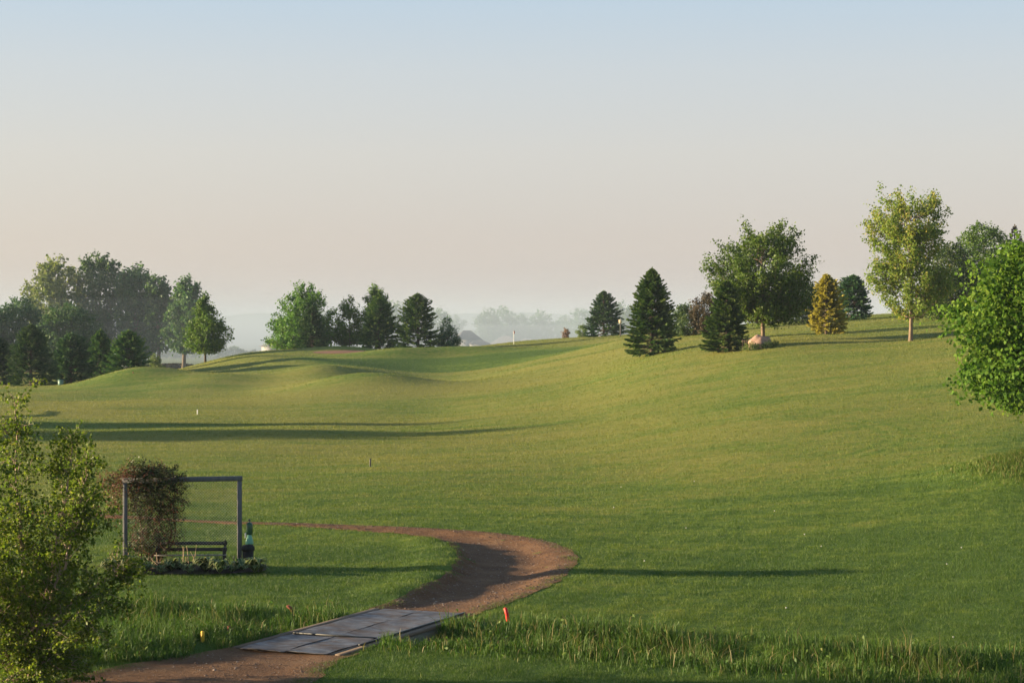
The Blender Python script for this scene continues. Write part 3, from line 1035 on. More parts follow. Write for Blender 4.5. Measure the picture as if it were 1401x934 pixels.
def P_round(H, bare, R, wide=.5):
    b = bare / H
    s = (1 - b)
    return [(b - .02, R * .25), (b + .08 * s, R * .72), (b + (wide - .2) * s, R * .95), (b + wide * s, R), (b + (wide + .22) * s, R * .84), (b + .88 * s, R * .48), (1.0, R * .12)]


def put(u, D):
    return base(u, D)


def build_trees():
    # ---- left: far cottonwoods (D about 350), light and hazy
    G = 'tall cottonwoods behind the spruce row'
    rows = [(74, 376, 360, 33, 'cotton_light', 'pale yellow green cottonwood, leftmost of the tall row behind the spruces', 1.0),
            (136, 380, 353, 34, 'cotton', 'tallest broad cottonwood of the hazy row behind the dark spruces', 1.),
            (184, 376, 370, 24, 'cotton', 'rounded cottonwood on the right shoulder of the tallest one', 1.),
            (217, 372, 384, 16, 'cotton', 'narrow airy cottonwood with sky showing between its limbs', .6),
            (251, 366, 387, 19, 'cotton', 'open crowned cottonwood at the right end, bare leaning trunk showing', .7)]
    for k, (u, D, vt, hw, mt, lab, dn) in enumerate(rows):
        H = vtop_h(u, vt, D)
        R = hw * D / F
        b = H * (.10 if k < 3 else .2)
        broadleaf('cottonwood_tree', lab, 'tree', put(u, D), H, [(b / H, R * .65), (.38, R * .95), (.6, R * 1.05), (.78, R * .95), (.9, R * .68), (1., R * .22)], .38, b, MAT[mt], MAT['bark'], 100 + k,
                  int(760 * dn), 16, .58, 1.5, .9, .30, .22 if dn == 1 else .3, group=G, limbs=16, inner=.3, lean=((0, 0) if k < 4 else (.8, 0)), puff=.4)
    G = 'dark willows behind the spruce row'
    for k, (u, D, vt, hw, lab) in enumerate([(-38, 345, 414, 44, 'dark rounded willow cut by the left picture edge'), (26, 350, 411, 38, 'dark willow with feathery top behind the leftmost spruces'),
                                             (94, 342, 418, 36, 'dark dome shaped willow below the pale yellow green cottonwood')]):
        H = vtop_h(u, vt, D)
        R = hw * D / F
        broadleaf('willow_tree', lab, 'tree', put(u, D), H, [(.05, R * .7), (.3, R), (.6, R * 1.02), (.85, R * .75), (1., R * .2)], .3, H * .12, MAT['willow'], MAT['bark_dark'], 130 + k,
                  1000, 16, .42, 1.1, .5, .22, .1, group=G, droop=.5, inner=.35, limbs=12)
    broadleaf('young_poplar', 'small pale yellow green poplar below the hazy cottonwoods', 'tree', put(212, 300), vtop_h(212, 486, 300), [(.05, .5), (.3, 1.0), (.6, .95), (1., .1)], .06, .3, MAT['shrub_light'], MAT['bark'], 140, 260, 12, .22, .5, .8)
    # ---- spruce row at the left
    G = 'spruces in the row at the left'
    for k, (u, D, vt, hw, lab, bl) in enumerate([(-6, 231, 460, 27, 'dark spruce cut by the left picture edge', 0), (42, 222, 444, 31, 'tall pointed dark spruce, second in the row from the left edge', 0),
                                                 (97, 229, 456, 29, 'broad blunt topped spruce in the middle of the row', 0), (138, 237, 451, 21, 'slender spruce squeezed between two wider ones', 0),
                                                 (176, 226, 452, 31, 'bushy spruce at the right end of the row, behind the small mound', 0)]):
        spruce('spruce_tree', lab, put(u, D), vtop_h(u, vt, D), hw * 1.18 * D / F, MAT['spruce_blue' if k < 3 else 'spruce'], 150 + k, 260, G, shape=.50 + .03 * k, twig=.21, dens=1.1)
    # ---- maple on the slope of the knoll
    u, D = 281, 252
    H = vtop_h(u, 408, D)
    broadleaf('maple_tree', 'lone round maple with a short bare trunk on the slope of the knoll', 'tree', put(u, D), H, [(.20, 1.6), (.30, 2.9), (.45, 2.75), (.62, 2.1), (.8, 1.35), (.92, .8), (1., .2)], .14, H * .19, MAT['maple'], MAT['bark_dark'], 160,
              950, 16, .27, .8, .5, .2, plumes=85, sp=.13)
    # ---- middle clump
    D = 278
    H = vtop_h(416, 394, D)
    broadleaf('maple_tree', 'wide pale green maple at the left of the clump beside the bunker', 'tree', put(416, D), H, [(.06, 3.2), (.2, 5.2), (.4, 5.2), (.6, 4.5), (.8, 3.5), (.93, 2.6), (1., 1.0)], .2, H * .12, MAT['maple'], MAT['bark'], 170,
              1500, 18, .30, 1.1, .75, .12, .25, plumes=130, sp=.12)
    H = vtop_h(478, 400, D)
    broadleaf('maple_tree', 'thin open maple with sky gaps in the middle of the clump', 'tree', put(478, D), H, [(.08, 1.2), (.25, 1.9), (.5, 1.7), (.75, 1.2), (1., .3)], .12, H * .12, MAT['maple'], MAT['bark'], 171,
              420, 16, .28, 1.0, .9, .15, .35, plumes=44, sp=.12)
    H = vtop_h(514, 396, D)
    broadleaf('maple_tree', 'upright maple rising behind the spruce in the clump', 'tree', put(514, D), H, [(.08, 1.5), (.25, 2.3), (.5, 2.2), (.75, 1.7), (.92, 1.1), (1., .4)], .14, H * .12, MAT['maple'], MAT['bark'], 172,
              700, 16, .28, 1.0, .9, .15, .25, plumes=64, sp=.12)
    spruce('spruce_tree', 'small dark spruce in front of the wide pale maple', put(427, 263), vtop_h(427, 419, 263), 26 * 263 / F, MAT['spruce_blue'], 173, 240, 'spruces of the middle clump', shape=.68, twig=.21, dens=1.1)
    spruce('spruce_tree', 'broad spruce in front of the upright maple', put(519, 263), vtop_h(519, 408, 263), 30 * 263 / F, MAT['spruce'], 174, 270, 'spruces of the middle clump', shape=.5, twig=.21, dens=1.1)
    spruce('spruce_tree', 'dense tall spruce standing by itself right of the clump', put(572, 261), vtop_h(572, 401, 261), 32 * 261 / F, MAT['spruce'], 175, 290, 'spruces of the middle clump', shape=.52, twig=.21, dens=1.15)
    H = vtop_h(612, 436, 264)
    broadleaf('pine_tree', 'small dark ragged pine at the right end of the clump', 'tree', put(612, 264), H, [(.02, 1.3), (.2, 1.75), (.45, 1.2), (.7, .8), (1., .15)], .1, .2, MAT['spruce_blue'], MAT['bark_dark'], 176,
              260, 16, .30, .5, .5, .3, .1, aspect=.3)
    # ---- right of the green
    spruce('spruce_tree', 'dark conical spruce on the skyline beside the lamp post', put(826, 291), vtop_h(826, 398, 291), 29 * 291 / F, MAT['spruce_blue'], 180, 260, shape=.66, twig=.22, dens=1.1, belly=.05)
    spruce('spruce_tree', 'large full spruce standing alone on the fairway slope', put(892, 176), vtop_h(892, 367, 176), 42 * 176 / F, MAT['spruce'], 181, 400, shape=.64, belly=.22, twig=.16, dens=1.4, ragged=.12)
    spruce('spruce_tree', 'smaller dark spruce tucked in front of the broad maple', put(995, 155), vtop_h(995, 384, 155), 32 * 155 / F, MAT['spruce'], 182, 320, shape=.6, twig=.145, dens=1.25)
    spruce('golden_spruce', 'yellow golden needled spruce between the broad maple and bronze green tree', put(1130, 171), vtop_h(1130, 375, 171), 27 * 171 / F, MAT['spruce_gold'], 183, 270, shape=.5, twig=.17, dens=1.1, ragged=.2, belly=.3, bark='bark')
    spruce('spruce_tree', 'dark spruce on the ridge behind the golden one', put(1168, 222), vtop_h(1168, 376, 222), 29 * 222 / F, MAT['spruce_blue'], 184, 240, shape=.52, twig=.19, dens=1.05)
    broadleaf('shrub', 'dark rounded shrub behind the large full spruce', 'shrub', put(940, 214), vtop_h(940, 419, 214), [(.0, 1.5), (.4, 1.9), (.75, 1.4), (1., .5)], .06, .2, MAT['shrub'], MAT['bark_dark'], 185, 420, 14, .20, .4, .6)
    broadleaf('shrub', 'bronze brown shrub leaning against the smaller spruce', 'shrub', put(968, 212), vtop_h(968, 400, 212), [(.0, 1.2), (.4, 1.6), (.75, 1.2), (1., .3)], .06, .2, MAT['bronze'], MAT['bark_dark'], 186, 420, 14, .20, .4, .8)
    broadleaf('shrub', 'dark green bush on the ridge behind the broad maple', 'shrub', put(1098, 216), vtop_h(1098, 384, 216), [(.0, 1.9), (.4, 2.1), (.75, 1.5), (1., .4)], .08, .3, MAT['shrub'], MAT['bark_dark'], 187, 520, 14, .22, .45, .6)
    broadleaf('shrub', 'light green low bush at the foot of the skyline spruce', 'shrub', put(797, 318), 2.3, [(.0, .7), (.5, .9), (1., .3)], .04, .1, MAT['shrub_light'], MAT['bark'], 188, 160, 10, .20, .3, .6)
    broadleaf('shrub', 'little rusty bush on the skyline past the flagstick', 'shrub', put(774, 316), 1.6, [(.0, .3), (.5, .5), (1., .25)], .03, .1, MAT['blossom'], MAT['bark'], 189, 110, 9, .17, .25, .6)
    # broad maple by the boulder
    D = 159
    H = vtop_h(1043, 300, D)
    broadleaf('maple_tree', 'broad full maple with a pale trunk behind the pink boulder', 'tree', put(1044, D), H,
              [(.17, 1.4), (.24, 3.2), (.34, 4.1), (.46, 4.4), (.62, 4.1), (.76, 3.3), (.88, 2.4), (.96, 1.5), (1., .5)], .17, H * .2, MAT['maple'], MAT['bark_pale'], 190,
              2400, 18, .20, .9, .75, .18, sp=.10, plumes=180)
    # bronze-green tree
    D = 150
    H = vtop_h(1246, 246, D)
    broadleaf('young_maple', 'tall open maple with bronze tinted new leaves and tan trunk', 'tree', put(1246, D), H,
              [(.15, 1.6), (.20, 2.9), (.30, 3.2), (.42, 2.9), (.55, 3.0), (.66, 3.15), (.78, 3.3), (.88, 3.2), (.95, 2.4), (1., 1.4)], .145, H * .15, MAT['maple_gold'], MAT['bark_pale'], 191,
              1600, 17, .19, .85, .62, .20, tip_tint=.3, skew=(-.2, 0), sp=.10, plumes=115)
    # trees behind at the right
    H = vtop_h(1300, 338, 192)
    broadleaf('dark_maple', 'dark shaded maple between the bronze tinted tree and the right edge', 'tree', put(1302, 192), H, [(.03, 2.2), (.25, 3.2), (.55, 2.9), (.8, 2.), (1., .5)], .2, .6, MAT['shrub'], MAT['bark_dark'], 192,
              1100, 14, .22, .7, .6, .25, .12)
    H = vtop_h(1343, 309, 205)
    broadleaf('round_tree', 'round topped green tree above the dark shaded maple', 'tree', put(1345, 205), H, [(.1, 2.0), (.4, 2.6), (.65, 2.7), (.8, 2.5), (.92, 1.7), (1., .5)], .2, 1., MAT['maple'], MAT['bark_dark'], 193,
              900, 14, .22, .5, .5, .12, .1)
    spruce('thin_spruce', 'thin bronze tipped spruce peeking above the leafy tree at the right edge', put(1388, 205), vtop_h(1388, 308, 205), 1.9, MAT['bronze'], 194, 150, shape=.7, twig=.17, dens=.6)
    # near maple at the right edge
    u, D = 1446, 70
    H = vtop_h(u, 322, D)
    broadleaf('maple_tree', 'big bright green leafy maple cut by the right picture edge', 'tree', put(u, D), H,
              [(.22, 1.2), (.28, 2.2), (.34, 2.9), (.42, 2.95), (.50, 2.7), (.56, 2.85), (.68, 2.85), (.78, 2.5), (.88, 1.9), (.95, 1.2), (1., .4)], .17, H * .2, MAT['maple_near'], MAT['bark'], 195,
              720, 62, .150, .35, .15, .40, .34, droop=.4, limbs=26, puff=.52, aspect=.85)
    # trees standing outside the left edge of the view: their long shadows cross the fairway
    for k, (x, y, H, R, lab) in enumerate([(-90, 137.5, 12.2, 3.2, 'tall maple out on the left whose shadow crosses the fairway'), (-87, 124.6, 13.0, 5.2, 'spreading maple out on the left beside the tall one'),
                                          (-93, 120.0, 12.6, 4.0, 'third maple out on the left, nearest the clubhouse')]):
        broadleaf('maple_tree', lab, 'tree', (x, y, tz(x, y)), H, P_round(H, H * .15, R), .2, H * .15, MAT['maple'], MAT['bark'], 200 + k, 1000, 16, .42, .8, .5, .2, .1)
    # misty trees down in the valley
    protos = []
    G = 'trees in the valley mist'
    pr = [(.02, 3.4), (.3, 5.4), (.6, 5.4), (.85, 3.8), (1., 1.0)]
    spots = [(668, 900, 425, 'misty tree at the left end of the valley row behind the flagstick'), (688, 915, 423, 'tallest misty tree of the valley row behind the flagstick'), (712, 925, 431, 'misty tree just right of the tallest in the valley row'),
             (741, 905, 428, 'misty round tree right of the middle of the valley row'), (772, 935, 434, 'low misty tree in the thin part of the valley row'),
             (797, 880, 424, 'misty tree left behind the skyline spruce'), (852, 640, 418, 'bluish hazy tree between the skyline spruce and the large spruce'), (544, 700, 417, 'hazy tree seen between the two spruces of the clump'),
             (600, 760, 424, 'hazy tree behind the small ragged pine'), (868, 660, 421, 'bluish hazy tree behind the left edge of the large spruce'), (620, 1000, 433, 'faint misty tree above the dark house roof')]
    for k, (u, D, vt, lab) in enumerate(spots):
        x, y, z = put(u, D)
        h = vtop_h(u, vt, D)
        if k < 3:
            o = broadleaf('misty_tree', lab, 'tree', (x, y, z), 16., pr, .4, 1.2, MAT['cotton'], MAT['bark_dark'], 220 + k, 420, 12, .75, 1.4, .5, .3, .15, group=G, limbs=8)
            protos.append(o)
        else:
            o = copy_tree(protos[k % 3])
            o.location = (x, y, z)
            o.rotation_euler[2] = k * 1.7
            tag(o, lab, 'tree', G)
        s = h / 16.
        o.scale = (s * (1.05 if k % 2 else .9), s, s)
    # hedges across the far field
    for k, (u0, u1, D, h, lab) in enumerate([(196, 350, 620, 3.6, 'hazy hedge line across the far field behind the lone maple'), (190, 262, 372, 1.3, 'low weedy hedge at the near side of the far field')]):
        rng = np.random.default_rng(240 + k)
        root = thing('field_hedge', lab, 'hedge', (xs((u0 + u1) / 2, D), D, tz(xs((u0 + u1) / 2, D), D)))
        L = (u1 - u0) / F * D
        n = 2600
        p = np.stack([rng.uniform(-L / 2, L / 2, n), rng.normal(0, .8, n), 0 * np.zeros(n)], -1)
        hh = h * (.75 + .3 * wave_noise(p[:, 0], 0 * p[:, 0], 0 * p[:, 0], 9, 244 + k))
        p[:, 2] = rng.uniform(0, 1, n) ** .7 * hh + terrain(p[:, 0] + root.location[0], p[:, 1] + D) - root.location[2]
        mb = MB()
        leaf_quads(mb, p, norm(rng.normal(size=(n, 3)) + np.array([0, 0, .4])), rng.uniform(.5, 1.1, n) * (.9 if k == 0 else .5), rng, np.clip(rng.normal(.4, .15, n), 0, 1))
        mb.build('foliage', MAT['cotton' if k == 0 else 'bronze'], root)


def build_birch():
    """multi stemmed birch close to the camera at the left"""
    rng = np.random.default_rng(77)
    D = 35.6
    s = D / F
    gx, gy, gz = put(30, D)
    root = thing('birch_tree', 'young multi stemmed birch with small glossy leaves in the left corner', 'tree', (gx, gy, gz))
    v0 = HOR + (CAMZ - gz) * F / D

    def w(u, v, dy=0.0):
        return np.array([(u - 30) * s, dy, (v0 - v) * s])
    stems = [([w(28, v0 + 12), w(24, 860), w(36, 800, -.1), w(30, 720, -.1), w(22, 640, 0), w(22, 590, 0), w(19, 548, .1)], .050),
             ([w(32, v0 + 12), w(40, 865), w(62, 800, .15), w(76, 730, .3), w(84, 670, .4), w(92, 625, .4), w(90, 598, .4)], .040),
             ([w(36, v0 + 8), w(58, 840, -.3), w(100, 770, -.6), w(112, 715, -.7), w(126, 670, -.8), w(136, 632, -.8)], .032),
             ([w(34, v0 + 8), w(64, 850, .3), w(105, 815, .6), (w(138, 798, .8)), w(160, 792, .9)], .026),
             ([w(30, v0 + 8), w(48, 856, -.4), w(84, 842, -.8), w(118, 836, -1.), w(140, 842, -1.1)], .022),
             ([w(26, v0 + 8), w(10, 850, .2), w(-20, 770, .4), w(-40, 690, .5), w(-44, 610, .5)], .036),
             ([w(26, v0 + 8), w(0, 870, -.4), w(-50, 820, -.7), w(-90, 750, -.9)], .028),
             ([w(28, v0 + 8), w(50, 820, .6), w(70, 760, 1.0), w(66, 690, 1.2), w(60, 650, 1.3)], .028),
             ([w(28, v0 + 8), w(12, 830, -.6), w(0, 760, -1.0), w(6, 690, -1.2), w(2, 640, -1.2)], .028)]
    for (ue, ve, dy) in ((-30, v0 - 42, .3), (72, v0 - 40, -.5), (112, v0 - 62, .5), (66, v0 - 18, -.8), (8, v0 - 16, -.7), (-8, v0 - 70, -.8), (100, v0 - 28, -.2), (48, v0 - 66, .9)):
        stems.append(([w(30, v0 + 4), w(30 + (ue - 30) * .4, v0 + (ve - v0) * .75, dy * .5), w(ue, ve, dy)], .012))
    wood, lf = MB(), MB()
    tips = []
    for pts, r in stems:
        pts = np.array(pts)
        k = np.linspace(0, 1, len(pts))
        t = np.linspace(0, 1, 16)
        P = np.stack([np.interp(t, k, pts[:, q]) for q in range(3)], -1)
        P[1:-1] = (P[:-2] + 2 * P[1:-1] + P[2:]) / 4
        P[2:] += rng.normal(0, .012, (14, 3))
        wood.tube(P, np.linspace(r, .006, 16), 7)
        Ls = np.linalg.norm(np.diff(P, axis=0), axis=1).sum()
        nb = int(14 * Ls)
        for b in range(nb):
            tt = rng.uniform(.16, 1.0)
            p0 = np.array([np.interp(tt, t, P[:, q]) for q in range(3)])
            dirm = norm(P[min(15, int(tt * 15) + 1)] - P[max(0, int(tt * 15) - 1)])
            d = norm(dirm * .55 + norm(rng.normal(size=3)) * .8 + np.array([0, 0, .25]))
            L = rng.uniform(.4, 1.25) * (1.1 - .66 * tt)
            e = p0 + d * L
            lp = limb(p0, e, rng, 5, .06, .08)
            wood.tube(lp, np.linspace(.007, .002, 5), 4, cap=False)
            tips.append((lp, L))
    P, N_, S, T = [], [], [], []
    for lp, L in tips:
        for q in range(max(5, int(L * 17))):
            tt = rng.uniform(.25, 1.05)
            p = lp[0] + (lp[-1] - lp[0]) * tt + rng.normal(0, .03, 3)
            d = norm(norm(lp[-1] - lp[0]) * .6 + rng.normal(size=3) * .7 - np.array([0, 0, .15]))
            ln = rng.uniform(.08, .24)
            wood.tube([p, p + d * ln], .0013, 3, cap=False)
            m = rng.integers(5, 10)
            a = rng.uniform(.2, 1.1, m)[:, None]
            pp = p + d * ln * a + rng.normal(0, .03, (m, 3)) - np.array([0, 0, .02])
            P.append(pp)
            N_.append(norm(rng.normal(size=(m, 3)) + np.array([-.35, 0, .3])))
            S.append(rng.uniform(.045, .08, m))
            T.append(np.clip(rng.normal(.42, .2, m) + rng.normal(0, .1), 0, 1))
    P = np.concatenate(P)
    keep = P[:, 2] > .05
    leaf_quads(lf, P[keep], np.concatenate(N_)[keep], np.concatenate(S)[keep], rng, np.concatenate(T)[keep], .72)
    wood.build('trunk', MAT['birch_bark'], root, True)
    lf.build('crown', MAT['birch'], root)
    # slender shoot standing a little farther back beside the crown


# ------------------------------------------------------------------ the seat under the trellis
XL, XR, YL, YR = xs(171, 52.6), xs(327.5, 53.3), 52.6, 53.3


def build_trellis():
    zl, zr = tz(XL, YL), tz(XR, YR)
    ztop = CAMZ - (651 - HOR) * 53.3 / F
    root = thing('garden_trellis', 'weathered grey timber goal frame with wire netting over the bench', 'trellis', (XL, YL, zl))
    ax = math.atan2(YR - YL, XR - XL)
    L = math.hypot(XR - XL, YR - YL)
    for dx, z0, nm in ((0, 0, 0), (L, zr - zl, 1)):
        mb = MB()
        h = ztop - zl - z0 - .13
        mb.box((dx * cos(ax), dx * sin(ax), z0 + h / 2 - .1), (.115, .115, h + .2), ax, bev=.008)
        mb.build('post', MAT['post'], root)
    mb = MB()
    mb.box(((L / 2 + .0) * cos(ax), (L / 2) * sin(ax), ztop - zl - .063), (L + .15, .12, .125), ax, bev=.008)
    mb.build('beam', MAT['post'], root)
    mb = MB()
    mb.box((L * cos(ax) - .14 * cos(ax), L * sin(ax) - .005, ztop - zl - .063), (.02, .125, .132), ax, bev=.004)
    mb.build('bracket', MAT['wire'], root)
    # diamond netting hung from the beam between the posts
    mb = MB()
    x0, x1, y0, y1 = .06, L - .06, .55, ztop - zl - .13
    st = .075
    Hn = y1 - y0
    for sg in (1, -1):
        k = -Hn
        while k < (x1 - x0):
            a0, b0 = k, 0.
            a1, b1 = k + Hn, Hn
            if a0 < 0:
                b0 = -a0
                a0 = 0
            if a1 > x1 - x0:
                b1 -= a1 - (x1 - x0)
                a1 = x1 - x0
            if b1 - b0 > .02:
                pa, pb = (x0 + a0, y0 + b0), (x0 + a1, y0 + b1)
                if sg < 0:
                    pa, pb = (x0 + x1 - pa[0], pa[1]), (x0 + x1 - pb[0], pb[1])
                mb.tube([(pa[0] * cos(ax), pa[0] * sin(ax) + .03, pa[1]), (pb[0] * cos(ax), pb[0] * sin(ax) + .03, pb[1])], .0022, 3, cap=False)
            k += st
    mb.build('wire_netting', MAT['wire'], root)


def build_vine():
    rng = np.random.default_rng(91)
    zl = tz(XL, YL)
    ztop = CAMZ - (651 - HOR) * 53.3 / F - zl
    s = 52.8 / F
    x0, y0 = xs(206, 52.9), 52.9
    zb = tz(x0, y0)
    root = thing('climbing_vine', 'dense rusty climbing vine heaped over the left half of the trellis', 'vine', (x0, y0, zb))
    v0 = HOR + (CAMZ - zb) * F / 52.9

    def w(u, v, dy=0.):
        return np.array([(u - 206) * s, dy, (v0 - v) * s])
    st = MB()
    for pts, r in [([w(208, v0 + 6), w(205, 768), w(212, 752), w(228, 748), w(236, 732), w(232, 712), w(222, 690), w(212, 665), w(206, 652)], .028),
                   ([w(202, v0 + 6), w(200, 772), w(208, 758), w(220, 752), w(226, 738), w(216, 716), w(204, 690), w(198, 660)], .022),
                   ([w(212, v0 + 6), w(216, 770), w(226, 755), w(238, 742), w(241, 722), w(236, 700), w(240, 676), w(236, 655)], .020),
                   ([w(198, v0 + 6), w(192, 760), w(196, 735), w(190, 705), w(182, 680), w(178, 655)], .018),
                   ([w(178, 655), w(200, 650), w(225, 650), w(250, 652)], .022)]:
        P = np.array(pts)
        t = np.linspace(0, 1, 24)
        k = np.linspace(0, 1, len(P))
        Q = np.stack([np.interp(t, k, P[:, q]) for q in range(3)], -1)
        for _ in range(2):
            Q[1:-1] = (Q[:-2] + Q[1:-1] * 2 + Q[2:]) / 4
        Q[:, 1] += np.cumsum(rng.normal(0, .02, 24))
        st.tube(Q, np.linspace(r, r * .4, 24), 6)
    st.build('woody_stem', MAT['vine_stem'], root, True)
    # tangle of thin shoots
    tg, lf, rd = MB(), MB(), MB()
    LP, LS, LT = [], [], []
    RP = []
    for k in range(1050):
        if k < 560:
            u = np.clip(rng.normal(189, 29), 134, 248)
            v = 650 + rng.normal(0, 7) + abs(u - 203) * .10 + (rng.uniform(0, 45) if u < 172 and rng.uniform() < .55 else 0)
        else:
            u = rng.uniform(182, 246)
            v = 665 + 85 * rng.uniform() ** 1.25
        p = w(u, v, rng.normal(0, .22))
        d = norm(rng.normal(size=3))
        n = 7 if k < 560 else 10
        pts = [p]
        hang = -.12 if k >= 560 else (-.13 if rng.uniform() < .86 else .10)
        for q in range(n):
            d = norm(d + rng.normal(0, .45, 3) + np.array([0, 0, hang * 1.4]))
            p = p + d * .055
            pts.append(p)
        pts = np.array(pts)
        tg.tube(pts, .0038, 3, cap=False)
        red = (u < 183 and rng.uniform() < .85) or rng.uniform() < .26
        if red:
            RP.append(pts[rng.integers(0, n + 1, 9)] + rng.normal(0, .035, (9, 3)))
        else:
            dens = 27 if k < 560 else 14
            if v > 712:
                dens = 4
            LP.append(pts[rng.integers(0, n + 1, dens)] + rng.normal(0, .045, (dens, 3)))
    LP, RP = np.concatenate(LP), np.concatenate(RP)
    tg.build('shoots', MAT['vine_stem'], root)
    n = len(LP)
    leaf_quads(lf, LP, norm(rng.normal(size=(n, 3)) + np.array([0, -.2, .3])), rng.uniform(.032, .066, n), rng, np.clip(rng.normal(.38, .2, n), 0, 1), .75)
    lf.build('foliage', MAT['vine_leaf'], root)
    n = len(RP)
    leaf_quads(rd, RP, norm(rng.normal(size=(n, 3))), rng.uniform(.03, .06, n), rng, rng.uniform(.1, .9, n), .5)
    rd.build('red_foliage', MAT['vine_red'], root)
    # dark shrub at the vine's foot
    xb, yb = xs(204, 53.1), 53.1
    broadleaf('shrub', 'dark leafy shrub at the foot of the vine beside the bench', 'shrub', (xb, yb, tz(xb, yb)), .95, [(.0, .38), (.5, .5), (1., .2)], .02, .1, MAT['vine_leaf'], MAT['vine_stem'], 92, 130, 12, .06, .16, .5, limbs=6)


def build_bench():
    xc, yc = xs(261, 53.0), 53.0
    zc = tz(xc, yc)
    root = thing('park_bench', 'dark slatted wooden bench with a worn pale seat under the trellis', 'bench', (xc, yc, zc), radians(2))
    root.scale = (.87, .87, .86)
    L = 2.1
    for z, y in ((.71, .25), (.53, .215)):
        mb = MB()
        mb.box((0, y, z), (L, .03, .105), bev=.006, rx=radians(-12))
        mb.build('backrest_slat', MAT['bench'], root)
    for k in range(4):
        mb = MB()
        mb.box((0, -.24 + k * .115, .405 - .012 * k), (L, .10, .032), bev=.006)
        mb.build('seat_slat', MAT['bench_seat'], root)
    for sx in (-.99, .99):
        mb = MB()
        mb.box((sx, -.23, .19), (.06, .06, .40), bev=.005)
        mb.build('leg', MAT['bench'], root)
        mb = MB()
        mb.tube([(sx, .16, -.02), (sx, .17, .36), (sx, .26, .80)], .036, 4)
        mb.build('leg', MAT['bench'], root)
        mb = MB()
        mb.box((sx, -.02, .60), (.07, .50, .035), bev=.006)
        mb.box((sx, -.23, .49), (.05, .05, .19), bev=.005)
        mb.build('armrest', MAT['bench'], root)
        mb = MB()
        mb.box((sx, -.03, .355), (.05, .36, .06), bev=.005)
        mb.build('seat_bearer', MAT['bench'], root)
    mb = MB()
    mb.box((0, -.02, .15), (1.94, .05, .08), bev=.005)
    mb.build('stretcher', MAT['bench'], root)


def build_bin_and_washer():
    x, y = xs(339, 52.8), 52.8
    z = tz(x, y)
    root = thing('litter_bin', 'black plastic litter bin with flared rim beside the trellis post', 'bin', (x, y, z))
    root.scale = (.70, .70, .82)
    mb = MB()
    mb.lathe([(0, 0.01), (.155, 0.01), (.165, .03), (.215, .60), (.20, .60), (.15, .05), (0, .05)], n=20)
    mb.build('body', MAT['bin'], root, True)
    mb = MB()
    mb.lathe([(.212, .585), (.245, .58), (.25, .63), (.24, .70), (.19, .755), (.12, .765), (.12, .74), (.18, .72), (.20, .66), (.212, .585)], n=20)
    mb.build('rim', MAT['bin'], root, True)
    x, y = xs(341, 53.1), 53.1
    z = tz(x, y)
    root = thing('ball_washer', 'dark green golf ball washer on a post behind the black bin', 'ball washer', (x, y, z))
    root.scale = (.82, .82, .87)
    mb = MB()
    mb.tube([(0, 0, -.1), (0, 0, .75)], .035, 8)
    mb.build('post', MAT['washer'], root, True)
    mb = MB()
    mb.lathe([(0, .70), (.13, .70), (.135, .74), (.10, .86), (.07, .96), (.045, 1.0), (0, 1.0)], n=16)
    mb.build('tray', MAT['washer_light'], root, True)
    mb = MB()
    mb.lathe([(0, .97), (.055, .975), (.095, 1.0), (.105, 1.05), (.105, 1.26), (.09, 1.32), (.05, 1.35), (0, 1.355)], n=16)
    mb.build('tank', MAT['washer'], root, True)
    mb = MB()
    mb.tube([(0, 0, 1.34), (0, 0, 1.39)], .014, 8)
    mb.lathe([(0, 1.385), (.03, 1.39), (.038, 1.415), (.03, 1.44), (0, 1.447)], n=10)
    mb.build('handle', MAT['black'], root, True)
    mb = MB()
    mb.box((-.12, -.03, .96), (.05, .02, .16), bev=.004)
    mb.tube([(-.12, -.03, 1.04), (-.05, 0, 1.08)], .008, 5)
    mb.build('towel', MAT['towel'], root)


